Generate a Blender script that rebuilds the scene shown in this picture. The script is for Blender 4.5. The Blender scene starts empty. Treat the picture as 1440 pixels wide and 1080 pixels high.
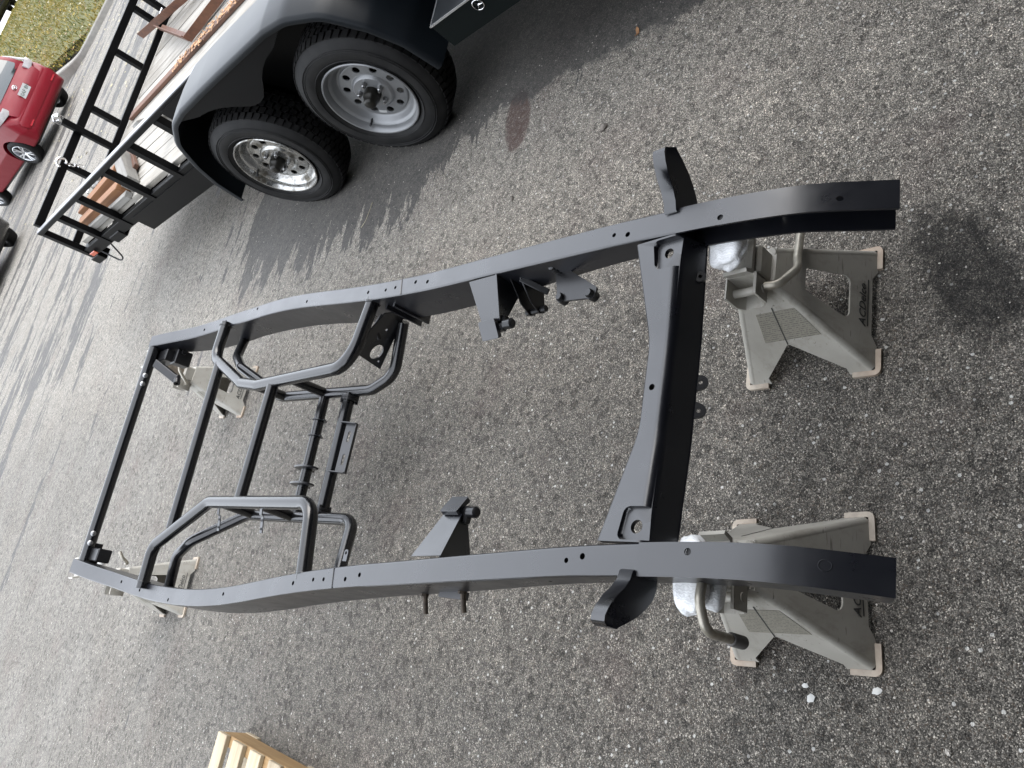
import bpy, bmesh, math, random
from mathutils import Vector, Matrix
from mathutils.geometry import tessellate_polygon
random.seed(7)
R = math.radians
PI = math.pi
scene = bpy.context.scene
col = scene.collection

# ------------------------------------------------------------------ camera
cam_d = bpy.data.cameras.new('camera')
cam_d.sensor_width = 36
cam_d.lens = 26.845
cam_d.clip_start = 0.02
cam_d.clip_end = 600
cam = bpy.data.objects.new('camera', cam_d)
col.objects.link(cam)
fw = Vector((0.31908773, 0.70834817, -0.62962362))
rt = Vector((0.17083768, -0.69646048, -0.6969629))
up = Vector((0.93220036, -0.11482887, 0.34324455))
cam.matrix_world = Matrix(((rt.x, up.x, -fw.x, -0.50257), (rt.y, up.y, -fw.y, 0.0),
                           (rt.z, up.z, -fw.z, 1.52695), (0, 0, 0, 1)))
scene.camera = cam

# ------------------------------------------------------------------ world, sun, exposure
SUN_EL, SUN_AZ = 42, 105          # azimuth measured from +Y towards +X
w = bpy.data.worlds.new('World')
scene.world = w
w.use_nodes = True
nt = w.node_tree
bg = nt.nodes['Background']
sky = nt.nodes.new('ShaderNodeTexSky')
sky.sky_type = 'NISHITA'
sky.sun_disc = False
sky.sun_elevation = R(SUN_EL)
sky.sun_rotation = R(SUN_AZ)
sky.air_density = 1.0
sky.dust_density = 2.0
sky.ozone_density = 1.0
hs = nt.nodes.new('ShaderNodeHueSaturation')
hs.inputs['Saturation'].default_value = 0.7
nt.links.new(sky.outputs[0], hs.inputs['Color'])
# cloud cover: soft brightness mottling of an overcast sky
tc = nt.nodes.new('ShaderNodeTexCoord')
ns = nt.nodes.new('ShaderNodeTexNoise')
ns.inputs['Scale'].default_value = 2.2
ns.inputs['Detail'].default_value = 5
nt.links.new(tc.outputs['Generated'], ns.inputs['Vector'])
mr = nt.nodes.new('ShaderNodeMapRange')
mr.inputs['From Min'].default_value = 0.3
mr.inputs['From Max'].default_value = 0.7
mr.inputs['To Min'].default_value = 0.75
mr.inputs['To Max'].default_value = 1.25
nt.links.new(ns.outputs['Fac'], mr.inputs['Value'])
mx = nt.nodes.new('ShaderNodeMix')
mx.data_type = 'RGBA'
mx.blend_type = 'MULTIPLY'
mx.inputs['Factor'].default_value = 1
flat = nt.nodes.new('ShaderNodeMix')      # closed cloud deck evening the sky out
flat.data_type = 'RGBA'
flat.inputs['Factor'].default_value = 0.7
flat.inputs['B'].default_value = (6.6, 6.85, 7.25, 1)
nt.links.new(hs.outputs[0], flat.inputs['A'])
nt.links.new(flat.outputs['Result'], mx.inputs['A'])
nt.links.new(mr.outputs[0], mx.inputs['B'])
nt.links.new(mx.outputs['Result'], bg.inputs['Color'])
bg.inputs['Strength'].default_value = 0.15

sun_d = bpy.data.lights.new('sun', 'SUN')
sun_d.energy = 0.5
sun_d.angle = R(40)
sun_d.color = (1, 0.96, 0.9)
sun = bpy.data.objects.new('sun', sun_d)
col.objects.link(sun)
sd = Vector((math.sin(R(SUN_AZ)) * math.cos(R(SUN_EL)), math.cos(R(SUN_AZ)) * math.cos(R(SUN_EL)), math.sin(R(SUN_EL))))
sun.rotation_euler = (-sd).to_track_quat('-Z', 'Y').to_euler()
sun.location = sd * 30

scene.view_settings.view_transform = 'Standard'
scene.view_settings.look = 'None'
scene.view_settings.exposure = 2.0
scene.view_settings.gamma = 1.0
scene.view_settings.use_curve_mapping = False
scene.cycles.max_bounces = 6

# ------------------------------------------------------------------ helpers: materials
def new_mat(name):
    m = bpy.data.materials.new(name)
    m.use_nodes = True
    n = m.node_tree
    return m, n, n.nodes['Principled BSDF']

def N(n, t, **kw):
    d = n.nodes.new(t)
    for k, v in kw.items():
        if k in d.inputs:
            d.inputs[k].default_value = v
        else:
            setattr(d, k, v)
    return d

def ramp(n, src, stops):
    r = n.nodes.new('ShaderNodeValToRGB')
    e = r.color_ramp.elements
    while len(e) < len(stops):
        e.new(0.5)
    for el, (p, c) in zip(e, stops):
        el.position = p
        el.color = (*c, 1) if len(c) == 3 else c
    n.links.new(src, r.inputs[0])
    return r

def mixc(n, fac, a, b, mode='MIX'):
    m = n.nodes.new('ShaderNodeMix')
    m.data_type = 'RGBA'
    m.blend_type = mode
    for sock, v in (('Factor', fac), ('A', a), ('B', b)):
        if isinstance(v, (int, float)):
            m.inputs[sock].default_value = v
        elif isinstance(v, tuple):
            m.inputs[sock].default_value = (*v, 1) if len(v) == 3 else v
        else:
            n.links.new(v, m.inputs[sock])
    return m.outputs['Result']

def mth(n, op, a, b=None, c=None, clamp=False):
    m = n.nodes.new('ShaderNodeMath')
    m.operation = op
    m.use_clamp = clamp
    for i, v in enumerate((a, b, c)):
        if v is None:
            continue
        if isinstance(v, (int, float)):
            m.inputs[i].default_value = v
        else:
            n.links.new(v, m.inputs[i])
    return m.outputs[0]

def mrange(n, v, a, b, c=0., d=1.):
    m = n.nodes.new('ShaderNodeMapRange')
    n.links.new(v, m.inputs['Value'])
    m.inputs['From Min'].default_value = a
    m.inputs['From Max'].default_value = b
    m.inputs['To Min'].default_value = c
    m.inputs['To Max'].default_value = d
    return m.outputs[0]

def objco(n, scale=(1, 1, 1), rot=(0, 0, 0), loc=(0, 0, 0)):
    t = n.nodes.new('ShaderNodeTexCoord')
    m = n.nodes.new('ShaderNodeMapping')
    m.inputs['Scale'].default_value = scale
    m.inputs['Rotation'].default_value = rot
    m.inputs['Location'].default_value = loc
    n.links.new(t.outputs['Object'], m.inputs['Vector'])
    return m.outputs[0]

def geopos(n, scale=(1, 1, 1)):
    t = n.nodes.new('ShaderNodeNewGeometry')
    m = n.nodes.new('ShaderNodeMapping')
    m.inputs['Scale'].default_value = scale
    n.links.new(t.outputs['Position'], m.inputs['Vector'])
    return m.outputs[0]

def noise(n, co, scale, detail=3, rough=0.5):
    t = N(n, 'ShaderNodeTexNoise', Scale=scale, Detail=detail, Roughness=rough)
    n.links.new(co, t.inputs['Vector'])
    return t.outputs['Fac']

def voro(n, co, scale, out='Color', feature='F1'):
    t = n.nodes.new('ShaderNodeTexVoronoi')
    t.feature = feature
    t.inputs['Scale'].default_value = scale
    n.links.new(co, t.inputs['Vector'])
    return t.outputs[out]

def bump(n, b, h, strength=0.3, dist=0.002):
    d = N(n, 'ShaderNodeBump', Strength=strength, Distance=dist)
    n.links.new(h, d.inputs['Height'])
    n.links.new(d.outputs[0], b.inputs['Normal'])

def paint(name, color, rough=0.4, metal=0., var=0.08, dust=0.0, dustc=(.2, .19, .17), coat=0., bs=0.05, scale=30, spec=0.5):
    """painted or plain surface with a little unevenness in gloss and colour"""
    m, n, b = new_mat(name)
    co = geopos(n)
    n1 = noise(n, co, scale, 4)
    n2 = noise(n, co, scale * 0.12, 3)
    c = mixc(n, mrange(n, n1, .3, .7), tuple(x * (1 - var) for x in color), tuple(min(1, x * (1 + var)) for x in color))
    if dust:
        c = mixc(n, mth(n, 'MULTIPLY', mrange(n, n2, .42, .75), dust), c, dustc)
    n.links.new(c, b.inputs['Base Color'])
    n.links.new(mrange(n, n2, .3, .7, rough * .88, min(1, rough * 1.15)), b.inputs['Roughness'])
    b.inputs['Metallic'].default_value = metal
    b.inputs['Coat Weight'].default_value = coat
    b.inputs['Coat Roughness'].default_value = 0.05
    b.inputs['Specular IOR Level'].default_value = spec
    if bs:
        bump(n, b, noise(n, co, scale * 14, 2), bs, 0.001)
    return m

def wood(name, c1, c2, c3=None, axis='Y', gs=1.0, rough=0.75, dirt=0.3):
    m, n, b = new_mat(name)
    s = {'X': (1.2, 26, 26), 'Y': (26, 1.2, 26), 'Z': (26, 26, 1.2)}[axis]
    oi = n.nodes.new('ShaderNodeObjectInfo')
    t = n.nodes.new('ShaderNodeTexCoord')
    ad = n.nodes.new('ShaderNodeVectorMath')
    ad.operation = 'ADD'
    n.links.new(t.outputs['Object'], ad.inputs[0])
    sc = n.nodes.new('ShaderNodeVectorMath')
    sc.operation = 'SCALE'
    sc.inputs[0].default_value = (3.1, 7.7, 5.3)
    n.links.new(oi.outputs['Random'], sc.inputs['Scale'])
    n.links.new(sc.outputs[0], ad.inputs[1])
    mp = n.nodes.new('ShaderNodeMapping')
    mp.inputs['Scale'].default_value = tuple(x * gs for x in s)
    n.links.new(ad.outputs[0], mp.inputs['Vector'])
    g = noise(n, mp.outputs[0], 1.6, 6, .65)
    big = noise(n, ad.outputs[0], 2.5, 4)
    c = ramp(n, g, [(.3, c1), (.65, c2)]).outputs[0]
    if c3:
        c = mixc(n, mrange(n, big, .45, .68, 0, dirt * 1.6), c, c3)
    v = mrange(n, oi.outputs['Random'], 0, 1, .82, 1.14)
    hsv = n.nodes.new('ShaderNodeHueSaturation')
    n.links.new(c, hsv.inputs['Color'])
    n.links.new(v, hsv.inputs['Value'])
    n.links.new(hsv.outputs[0], b.inputs['Base Color'])
    b.inputs['Roughness'].default_value = rough
    bump(n, b, g, .35, .002)
    return m

# ------------------------------------------------------------------ helpers: geometry
class MB:
    def __init__(s):
        s.v = []
        s.f = []

    def add(s, vs, fs, M=None):
        o = len(s.v)
        for p in vs:
            p = Vector(p)
            s.v.append(M @ p if M else p)
        for f in fs:
            s.f.append(tuple(i + o for i in f))
        return s

    def box(s, x0, x1, y0, y1, z0, z1, M=None, c=0.0):
        """box, with chamfered edges when c > 0"""
        if c <= 0:
            vs = [(x, y, z) for x in (x0, x1) for y in (y0, y1) for z in (z0, z1)]
            fs = [(0, 1, 3, 2), (4, 6, 7, 5), (0, 4, 5, 1), (2, 3, 7, 6), (0, 2, 6, 4), (1, 5, 7, 3)]
            return s.add(vs, fs, M)
        bm = bmesh.new()
        bmesh.ops.create_cube(bm, size=1)
        for v in bm.verts:
            v.co = Vector(((x0 + x1) / 2 + v.co.x * (x1 - x0), (y0 + y1) / 2 + v.co.y * (y1 - y0), (z0 + z1) / 2 + v.co.z * (z1 - z0)))
        bmesh.ops.bevel(bm, geom=bm.edges[:], offset=c, segments=1, affect='EDGES')
        return s.bm(bm, M)

    def bm(s, bm, M=None):
        bm.verts.index_update()
        s.add([v.co.copy() for v in bm.verts], [tuple(v.index for v in f.verts) for f in bm.faces], M)
        bm.free()
        return s

    def beam(s, a, b, wx, wz, upv=(0, 0, 1), c=0.0):
        """box from a to b, wx wide, wz high"""
        a, b = Vector(a), Vector(b)
        d = b - a
        L = d.length
        y = d.normalized()
        x = y.cross(Vector(upv)).normalized()
        z = x.cross(y)
        M = Matrix(((x.x, y.x, z.x, a.x), (x.y, y.y, z.y, a.y), (x.z, y.z, z.z, a.z), (0, 0, 0, 1)))
        return s.box(-wx / 2, wx / 2, 0, L, -wz / 2, wz / 2, M, c)

    def tube(s, path, r, seg=14, caps=True, closed=False):
        P = [Vector(p) for p in path]
        n = len(P)
        rr = r if isinstance(r, (list, tuple)) else [r] * n
        T = []
        for i in range(n):
            if closed:
                t = P[(i + 1) % n] - P[i - 1]
            else:
                t = P[min(i + 1, n - 1)] - P[max(i - 1, 0)]
            T.append(t.normalized())
        u = T[0].orthogonal().normalized()
        rings = []
        for i in range(n):
            u = (u - T[i] * u.dot(T[i])).normalized()
            w_ = T[i].cross(u)
            rings.append([P[i] + (u * math.cos(2 * PI * k / seg) + w_ * math.sin(2 * PI * k / seg)) * rr[i] for k in range(seg)])
        return s.loft(rings, caps and not closed, closed)

    def loft(s, rings, caps=True, closed=False):
        m = len(rings[0])
        vs = [p for r_ in rings for p in r_]
        fs = []
        nr = len(rings)
        for i in range(nr if closed else nr - 1):
            j = (i + 1) % nr
            for k in range(m):
                l = (k + 1) % m
                fs.append((i * m + k, i * m + l, j * m + l, j * m + k))
        if caps:
            fs.append(tuple(range(m - 1, -1, -1)))
            fs.append(tuple((nr - 1) * m + k for k in range(m)))
        return s.add(vs, fs)

    def lathe(s, prof, seg=48, M=None, closed=False):
        """profile [(axial x, radius)] turned round the X axis"""
        vs = []
        for k in range(seg):
            a = 2 * PI * k / seg
            for x, r_ in prof:
                vs.append((x, r_ * math.cos(a), r_ * math.sin(a)))
        m = len(prof)
        fs = []
        for k in range(seg):
            l = (k + 1) % seg
            for i in range(m if closed else m - 1):
                j = (i + 1) % m
                fs.append((k * m + i, k * m + j, l * m + j, l * m + i))
        return s.add(vs, fs, M)

    def plate(s, outer, holes, t, M):
        """flat plate with holes in the local xy plane, t thick (z from -t to 0), placed by M"""
        loops = [[Vector((p[0], p[1], 0)) for p in outer]] + [[Vector((p[0], p[1], 0)) for p in h] for h in holes]
        tris = tessellate_polygon(loops)
        flat = [p for l in loops for p in l]
        n = len(flat)
        vs = [Vector((p.x, p.y, 0)) for p in flat] + [Vector((p.x, p.y, -t)) for p in flat]
        fs = []
        for tr in tris:
            a, b, c = (flat[i] for i in tr)
            ccw = (b - a).cross(c - a).z > 0
            tr = tuple(tr) if ccw else tuple(reversed(tr))
            fs.append(tr)
            fs.append(tuple(i + n for i in reversed(tr)))
        o = 0
        for l in loops:
            m = len(l)
            for k in range(m):
                a, b = o + k, o + (k + 1) % m
                fs.append((a, b, b + n, a + n))
            o += m
        return s.add(vs, fs, M)

    def build(s, name, m, parent=None, smooth=35, loc=None, bevel=0):
        me = bpy.data.meshes.new(name)
        me.from_pydata([tuple(p) for p in s.v], [], s.f)
        bm = bmesh.new()
        bm.from_mesh(me)
        bmesh.ops.remove_doubles(bm, verts=bm.verts[:], dist=1e-6)
        bmesh.ops.recalc_face_normals(bm, faces=bm.faces[:])
        bm.to_mesh(me)
        bm.free()
        me.update()
        if smooth:
            me.shade_smooth()
            me.set_sharp_from_angle(angle=R(smooth))
        me.materials.append(m)
        o = bpy.data.objects.new(name, me)
        col.objects.link(o)
        if loc:
            o.location = loc
        if parent:
            o.parent = parent
        if bevel:
            b = o.modifiers.new('bevel', 'BEVEL')
            b.width = bevel
            b.segments = 2
            b.limit_method = 'ANGLE'
            b.angle_limit = R(40)
        return o

def bake_diff(o, cutter, ang=30):
    """cut the cutter mesh out of o for good"""
    md = o.modifiers.new('cut', 'BOOLEAN')
    md.operation = 'DIFFERENCE'
    md.solver = 'EXACT'
    md.object = cutter
    bpy.context.view_layer.update()
    dg = bpy.context.evaluated_depsgraph_get()
    me = bpy.data.meshes.new_from_object(o.evaluated_get(dg))
    o.modifiers.clear()
    o.data = me
    me.shade_smooth()
    me.set_sharp_from_angle(angle=R(ang))
    wn = o.modifiers.new('weighted_normals', 'WEIGHTED_NORMAL')
    wn.keep_sharp = True
    wn.weight = 90
    cm = cutter.data
    bpy.data.objects.remove(cutter)
    bpy.data.meshes.remove(cm)

def fillet(pts, r, n=7):
    P = [Vector(p) for p in pts]
    out = [P[0]]
    for i in range(1, len(P) - 1):
        a, b, c = P[i - 1], P[i], P[i + 1]
        d1, d2 = (a - b), (c - b)
        l1, l2 = d1.length, d2.length
        d1.normalize()
        d2.normalize()
        ang = d1.angle(d2)
        rr = r[i - 1] if isinstance(r, (list, tuple)) else r
        t = min(rr / math.tan(ang / 2), l1 * .48, l2 * .48)
        rr = t * math.tan(ang / 2)
        ctr = b + (d1 + d2).normalized() * (rr / math.sin(ang / 2))
        p0, p1 = b + d1 * t, b + d2 * t
        v0, v1 = p0 - ctr, p1 - ctr
        for k in range(n + 1):
            f = k / n
            tot = v0.angle(v1)
            q = (v0 * math.sin((1 - f) * tot) + v1 * math.sin(f * tot)) / math.sin(tot)
            out.append(ctr + q)
    out.append(P[-1])
    return out

def circle(cx, cy, r, n=16):
    return [(cx + r * math.cos(2 * PI * k / n), cy + r * math.sin(2 * PI * k / n)) for k in range(n)]

def rounded(poly, r, n=4):
    return [(p.x, p.y) for p in fillet2(poly, r, n)]

def fillet2(poly, r, n):
    P = [Vector((p[0], p[1], 0)) for p in poly]
    m = len(P)
    out = []
    for i in range(m):
        rr = r[i] if isinstance(r, (list, tuple)) else r
        if rr <= 0:
            out.append(P[i])
            continue
        out += fillet([P[i - 1], P[i], P[(i + 1) % m]], rr, n)[1:-1]
    return out

def hermite(kx, ky):
    n = len(kx)
    m = []
    for i in range(n):
        a, b = max(i - 1, 0), min(i + 1, n - 1)
        m.append((ky[b] - ky[a]) / (kx[b] - kx[a]))

    def f(s):
        s = min(max(s, kx[0]), kx[-1])
        i = 0
        while i < n - 2 and s > kx[i + 1]:
            i += 1
        h = kx[i + 1] - kx[i]
        t = (s - kx[i]) / h
        return ((2 * t**3 - 3 * t * t + 1) * ky[i] + (t**3 - 2 * t * t + t) * h * m[i]
                + (-2 * t**3 + 3 * t * t) * ky[i + 1] + (t**3 - t * t) * h * m[i + 1])
    return f

def frame_M(o, x, y, z):
    return Matrix(((x[0], y[0], z[0], o[0]), (x[1], y[1], z[1], o[1]), (x[2], y[2], z[2], o[2]), (0, 0, 0, 1)))

def plane_M(o, xdir, nrm):
    z = Vector(nrm).normalized()
    x = Vector(xdir)
    x = (x - z * x.dot(z)).normalized()
    return frame_M(o, x, z.cross(x), z)

def thing(name, label, cat, loc=(0, 0, 0), rz=0, group=None):
    o = bpy.data.objects.new(name, None)
    o.empty_display_size = .1
    col.objects.link(o)
    o.location = loc
    o.rotation_euler = (0, 0, rz)
    return tag(o, label, cat, group)

def tag(o, label, cat, group=None):
    o['label'] = label
    o['category'] = cat
    if group:
        o['group'] = group
    return o

def children(o):
    return [c for c in col.objects if c.parent == o]

def copy_tree(o, parent=None):
    c = o.copy()
    col.objects.link(c)
    c.parent = parent
    for ch in children(o):
        copy_tree(ch, c)
    return c

def text_mesh(name, body, size, m, parent, M, extrude=0.0006, shear=0.0, spacing=1.0):
    cu = bpy.data.curves.new(name, 'FONT')
    cu.body = body
    cu.size = size
    cu.shear = shear
    cu.extrude = extrude
    cu.align_x = 'CENTER'
    cu.align_y = 'CENTER'
    cu.space_character = spacing
    cu.resolution_u = 3
    tmp = bpy.data.objects.new(name, cu)
    col.objects.link(tmp)
    bpy.context.view_layer.update()
    me = bpy.data.meshes.new_from_object(tmp.evaluated_get(bpy.context.evaluated_depsgraph_get()))
    bpy.data.objects.remove(tmp)
    bpy.data.curves.remove(cu)
    me.transform(M)
    me.materials.clear()
    me.materials.append(m)
    o = bpy.data.objects.new(name, me)
    col.objects.link(o)
    o.parent = parent
    return o

# ------------------------------------------------------------------ materials
def mat_asphalt():
    m, n, b = new_mat('asphalt')
    co = geopos(n)
    sep = n.nodes.new('ShaderNodeSeparateXYZ')
    n.links.new(co, sep.inputs[0])
    X, Y = sep.outputs[0], sep.outputs[1]
    # aggregate: two sizes of stone chips, each with its own grey
    v1 = voro(n, co, 320, 'Color')
    s1 = n.nodes.new('ShaderNodeSeparateColor')
    n.links.new(v1, s1.inputs[0])
    v2 = voro(n, co, 520, 'Color')
    s2 = n.nodes.new('ShaderNodeSeparateColor')
    n.links.new(v2, s2.inputs[0])
    dist1 = voro(n, co, 320, 'Distance')
    g1 = ramp(n, s1.outputs[0], [(0, (.012, .012, .012)), (.40, (.046, .045, .043)), (.70, (.115, .111, .105)), (.90, (.20, .192, .18)), (1, (.40, .385, .36))]).outputs[0]
    g2 = ramp(n, s2.outputs[0], [(0, (.013, .013, .013)), (.55, (.06, .058, .055)), (.88, (.17, .165, .155)), (1, (.42, .40, .37))]).outputs[0]
    pick = mrange(n, noise(n, co, 210, 3), .42, .58)
    c = mixc(n, pick, g1, g2)
    # dark crevices between the stones
    ed = n.nodes.new('ShaderNodeTexVoronoi')
    ed.feature = 'DISTANCE_TO_EDGE'
    ed.inputs['Scale'].default_value = 250
    n.links.new(co, ed.inputs['Vector'])
    crev = mth(n, 'MAXIMUM', mrange(n, ed.outputs['Distance'], .02, .16, .42, 1.18), mrange(n, noise(n, co, 120, 3), .48, .62))
    c = mixc(n, 1.0, c, crev, 'MULTIPLY')
    c = mixc(n, .16, c, (.082, .080, .076))
    c = mixc(n, 1.0, c, (1.78, 1.70, 1.58), 'MULTIPLY')
    # paler towards the trailer, lightness painted in against the house's shade
    c = mixc(n, mth(n, 'MULTIPLY', mrange(n, mth(n, 'ADD', X, mth(n, 'MULTIPLY', noise(n, co, 1.5, 3), .5)), .55, 1.2), .85), c, mixc(n, 1.0, c, (1.7, 1.69, 1.67), 'MULTIPLY'))
    # warm stones here and there
    c = mixc(n, mth(n, 'MULTIPLY', mth(n, 'GREATER_THAN', s1.outputs[1], .93), .4), c, (.12, .085, .06))
    # sparse pale flecks of quartz
    vf = voro(n, co, 75, 'Color')
    sf_ = n.nodes.new('ShaderNodeSeparateColor')
    n.links.new(vf, sf_.inputs[0])
    fk = mth(n, 'MULTIPLY', mth(n, 'LESS_THAN', mth(n, 'ADD', voro(n, co, 75, 'Distance'), mth(n, 'MULTIPLY', noise(n, co, 240, 2), .28)), .40), mth(n, 'GREATER_THAN', sf_.outputs[0], .93))
    c = mixc(n, mth(n, 'MULTIPLY', fk, .9), c, (.56, .55, .52))
    # bleaching and traffic film on a larger scale
    big = noise(n, co, .9, 5, .6)
    mid = noise(n, co, 7, 4, .6)
    c = mixc(n, 1.0, c, ramp(n, big, [(.3, (.93, .93, .93)), (.7, (1.09, 1.08, 1.07))]).outputs[0], 'MULTIPLY')
    c = mixc(n, 1.0, c, ramp(n, mid, [(.3, (.94, .94, .94)), (.7, (1.06, 1.055, 1.05))]).outputs[0], 'MULTIPLY')
    # pale dust, strengthened further out to paint in the distant sheen
    dust_sheen = mth(n, 'MULTIPLY', mrange(n, Y, .8, 5.0, 0, .85), mrange(n, noise(n, co, 2.3, 6, .65), .05, .60))
    c = mixc(n, dust_sheen, c, mixc(n, .45, c, (.36, .35, .325)))
    # open pits and coarse stones that still read further away
    vp = voro(n, co, 62, 'Color')
    sp_ = n.nodes.new('ShaderNodeSeparateColor')
    n.links.new(vp, sp_.inputs[0])
    c = mixc(n, 1.0, c, ramp(n, sp_.outputs[0], [(0, (.55, .55, .55)), (.25, (.90, .90, .90)), (.8, (1.05, 1.05, 1.04)), (1, (1.25, 1.24, 1.22))]).outputs[0], 'MULTIPLY')
    # pinkish worn areas
    pk = mth(n, 'MULTIPLY', mrange(n, noise(n, co, 3.1, 5), .55, .75), .22)
    c = mixc(n, pk, c, (.13, .085, .08))
    # scuffed chalky scratches
    cos = geopos(n, (9, 1.1, 1))
    sc = mth(n, 'MULTIPLY', mth(n, 'GREATER_THAN', noise(n, cos, 3.0, 8, .75), .705), mth(n, 'GREATER_THAN', noise(n, co, 55, 3), .5))
    c = mixc(n, mth(n, 'MULTIPLY', sc, .5), c, (.34, .33, .31))
    # stain with a reddish brown core
    def ell(cx, cy, ax, ay, rot, wob, soft=.25):
        dx = mth(n, 'SUBTRACT', X, cx)
        dy = mth(n, 'SUBTRACT', Y, cy)
        ca, sa = math.cos(rot), math.sin(rot)
        u = mth(n, 'DIVIDE', mth(n, 'ADD', mth(n, 'MULTIPLY', dx, ca), mth(n, 'MULTIPLY', dy, sa)), ax)
        v = mth(n, 'DIVIDE', mth(n, 'SUBTRACT', mth(n, 'MULTIPLY', dy, ca), mth(n, 'MULTIPLY', dx, sa)), ay)
        d = mth(n, 'SQRT', mth(n, 'ADD', mth(n, 'MULTIPLY', u, u), mth(n, 'MULTIPLY', v, v)))
        d = mth(n, 'ADD', d, mth(n, 'MULTIPLY', mth(n, 'SUBTRACT', noise(n, co, 9, 5, .7), .5), wob))
        return mrange(n, d, 1 - soft, 1 + soft, 1, 0)
    st = ell(1.398, 1.963, .155, .064, 0.18, .7, .10)
    st = mth(n, 'MULTIPLY', st, mrange(n, noise(n, co, 40, 5, .7), .3, .6, .55, 1))
    c = mixc(n, mth(n, 'MULTIPLY', st, .85), c, (.078, .046, .040))
    # mottled dark patch on the near right
    dark_patch = ell(.365, .425, .16, .088, .45, 1.9, .28)
    c = mixc(n, mth(n, 'MULTIPLY', mth(n, 'MULTIPLY', dark_patch, mrange(n, noise(n, co, 30, 6, .75), .3, .6, .6, 1)), .8), c, (.009, .009, .009))
    # wet streaks left by rain, drying out
    def streaks(sx, sy, sc_, det, rgh):
        t_ = geopos(n, (sx, sy, 1))
        return noise(n, t_, sc_, det, rgh)
    brk = mth(n, 'MULTIPLY', mth(n, 'SUBTRACT', streaks(.5, 1.5, 11, 5, .72), .5), .30)
    wn = mth(n, 'ADD', streaks(.22, 1.15, 1.5, 10, .68), brk)
    far = mrange(n, Y, 4.2, 9.0, 0, .135)
    wet = mrange(n, mth(n, 'SUBTRACT', wn, mth(n, 'SUBTRACT', .665, far)), 0, .012)
    # run-off from under the trailer, breaking up into tongues
    wn2 = mth(n, 'ADD', streaks(.36, 1.6, 4.2, 9, .70), brk)
    reach = mrange(n, X, .78, 1.46, -.24, .19)
    wy = mrange(n, mth(n, 'ABSOLUTE', mth(n, 'SUBTRACT', Y, 3.35)), .75, 1.25, 0, -.3)
    wet2 = mrange(n, mth(n, 'ADD', mth(n, 'ADD', wn2, reach), wy), .5, .515)
    wet = mth(n, 'MAXIMUM', wet, wet2)
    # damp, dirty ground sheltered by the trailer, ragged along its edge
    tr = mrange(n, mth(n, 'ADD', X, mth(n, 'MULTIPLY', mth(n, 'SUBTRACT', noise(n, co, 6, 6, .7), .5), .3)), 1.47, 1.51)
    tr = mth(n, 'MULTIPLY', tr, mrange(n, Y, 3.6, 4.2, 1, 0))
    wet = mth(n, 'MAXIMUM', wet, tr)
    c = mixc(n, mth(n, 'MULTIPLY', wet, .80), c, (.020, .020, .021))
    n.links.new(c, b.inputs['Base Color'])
    rg = mixc(n, wet, (.88, .88, .88), (.62, .62, .62))
    n.links.new(rg, b.inputs['Roughness'])
    b.inputs['Specular IOR Level'].default_value = .22
    h = mth(n, 'ADD', mth(n, 'MULTIPLY', mth(n, 'SUBTRACT', 1.0, dist1), .6), mth(n, 'MULTIPLY', s1.outputs[2], .5))
    h = mth(n, 'ADD', h, mth(n, 'MULTIPLY', noise(n, co, 500, 3), .5))
    d = N(n, 'ShaderNodeBump', Distance=.006)
    n.links.new(mrange(n, wet, 0, 1, 1.0, .35), d.inputs['Strength'])
    n.links.new(h, d.inputs['Height'])
    n.links.new(d.outputs[0], b.inputs['Normal'])
    return m

M = {}
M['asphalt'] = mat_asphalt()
def mat_satin():
    m, n, b = new_mat('satin_black_paint')
    co = geopos(n)
    sm = noise(n, co, 11, 6, .65)
    fine = noise(n, co, 420, 2)
    dust = mth(n, 'MULTIPLY', mrange(n, noise(n, co, 5, 5, .6), .45, .75), mrange(n, fine, .55, .7))
    c = mixc(n, mth(n, 'MULTIPLY', dust, 0.0), (.0055, .006, .0085), (.11, .105, .10))
    n.links.new(c, b.inputs['Base Color'])
    n.links.new(mrange(n, sm, .3, .7, .25, .37), b.inputs['Roughness'])
    b.inputs['Specular IOR Level'].default_value = .8
    bump(n, b, noise(n, co, 9, 3), .12, .0015)
    return m
M['black_satin'] = mat_satin()
M['black_tube'] = paint('gloss_black_tube_paint', (.004, .0042, .005), .20, var=.1, bs=.03, scale=40, dust=.02, spec=.62)
M['black_bolt'] = paint('black_bolt', (.012, .012, .013), .3, .3, var=.2)
M['rusty_stud'] = paint('rusty_stud', (.055, .042, .030), .6, .4, var=.4, scale=120)
def mat_stand():
    m, n, b = new_mat('taupe_stand_enamel')
    co = objco(n)
    big = noise(n, co, 9, 5, .6)
    c = mixc(n, mrange(n, big, .3, .7), (.31, .294, .256), (.40, .382, .34))
    # rubbed dirt, dark scuffs, chips down to primer along the wear
    gr = mth(n, 'MULTIPLY', mrange(n, noise(n, objco(n, (1, 1, .5)), 22, 7, .7), .52, .72), .55)
    c = mixc(n, gr, c, (.15, .135, .105))
    for rot, sc in (((.3, .5, .9), (14, 120, 120)), ((1.1, .2, 2.0), (10, 150, 150))):
        k = noise(n, objco(n, sc, rot), 1.0, 3, .6)
        c = mixc(n, mth(n, 'MULTIPLY', mth(n, 'MULTIPLY', mrange(n, k, .66, .70), mrange(n, big, .42, .6)), .7), c, (.06, .055, .045))
    ch = mth(n, 'GREATER_THAN', noise(n, co, 75, 5, .7), .715)
    c = mixc(n, mth(n, 'MULTIPLY', ch, .7), c, (.42, .38, .31))
    n.links.new(c, b.inputs['Base Color'])
    n.links.new(mrange(n, big, .3, .7, .36, .55), b.inputs['Roughness'])
    bump(n, b, noise(n, co, 160, 3), .08, .001)
    return m
M['stand'] = mat_stand()
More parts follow.
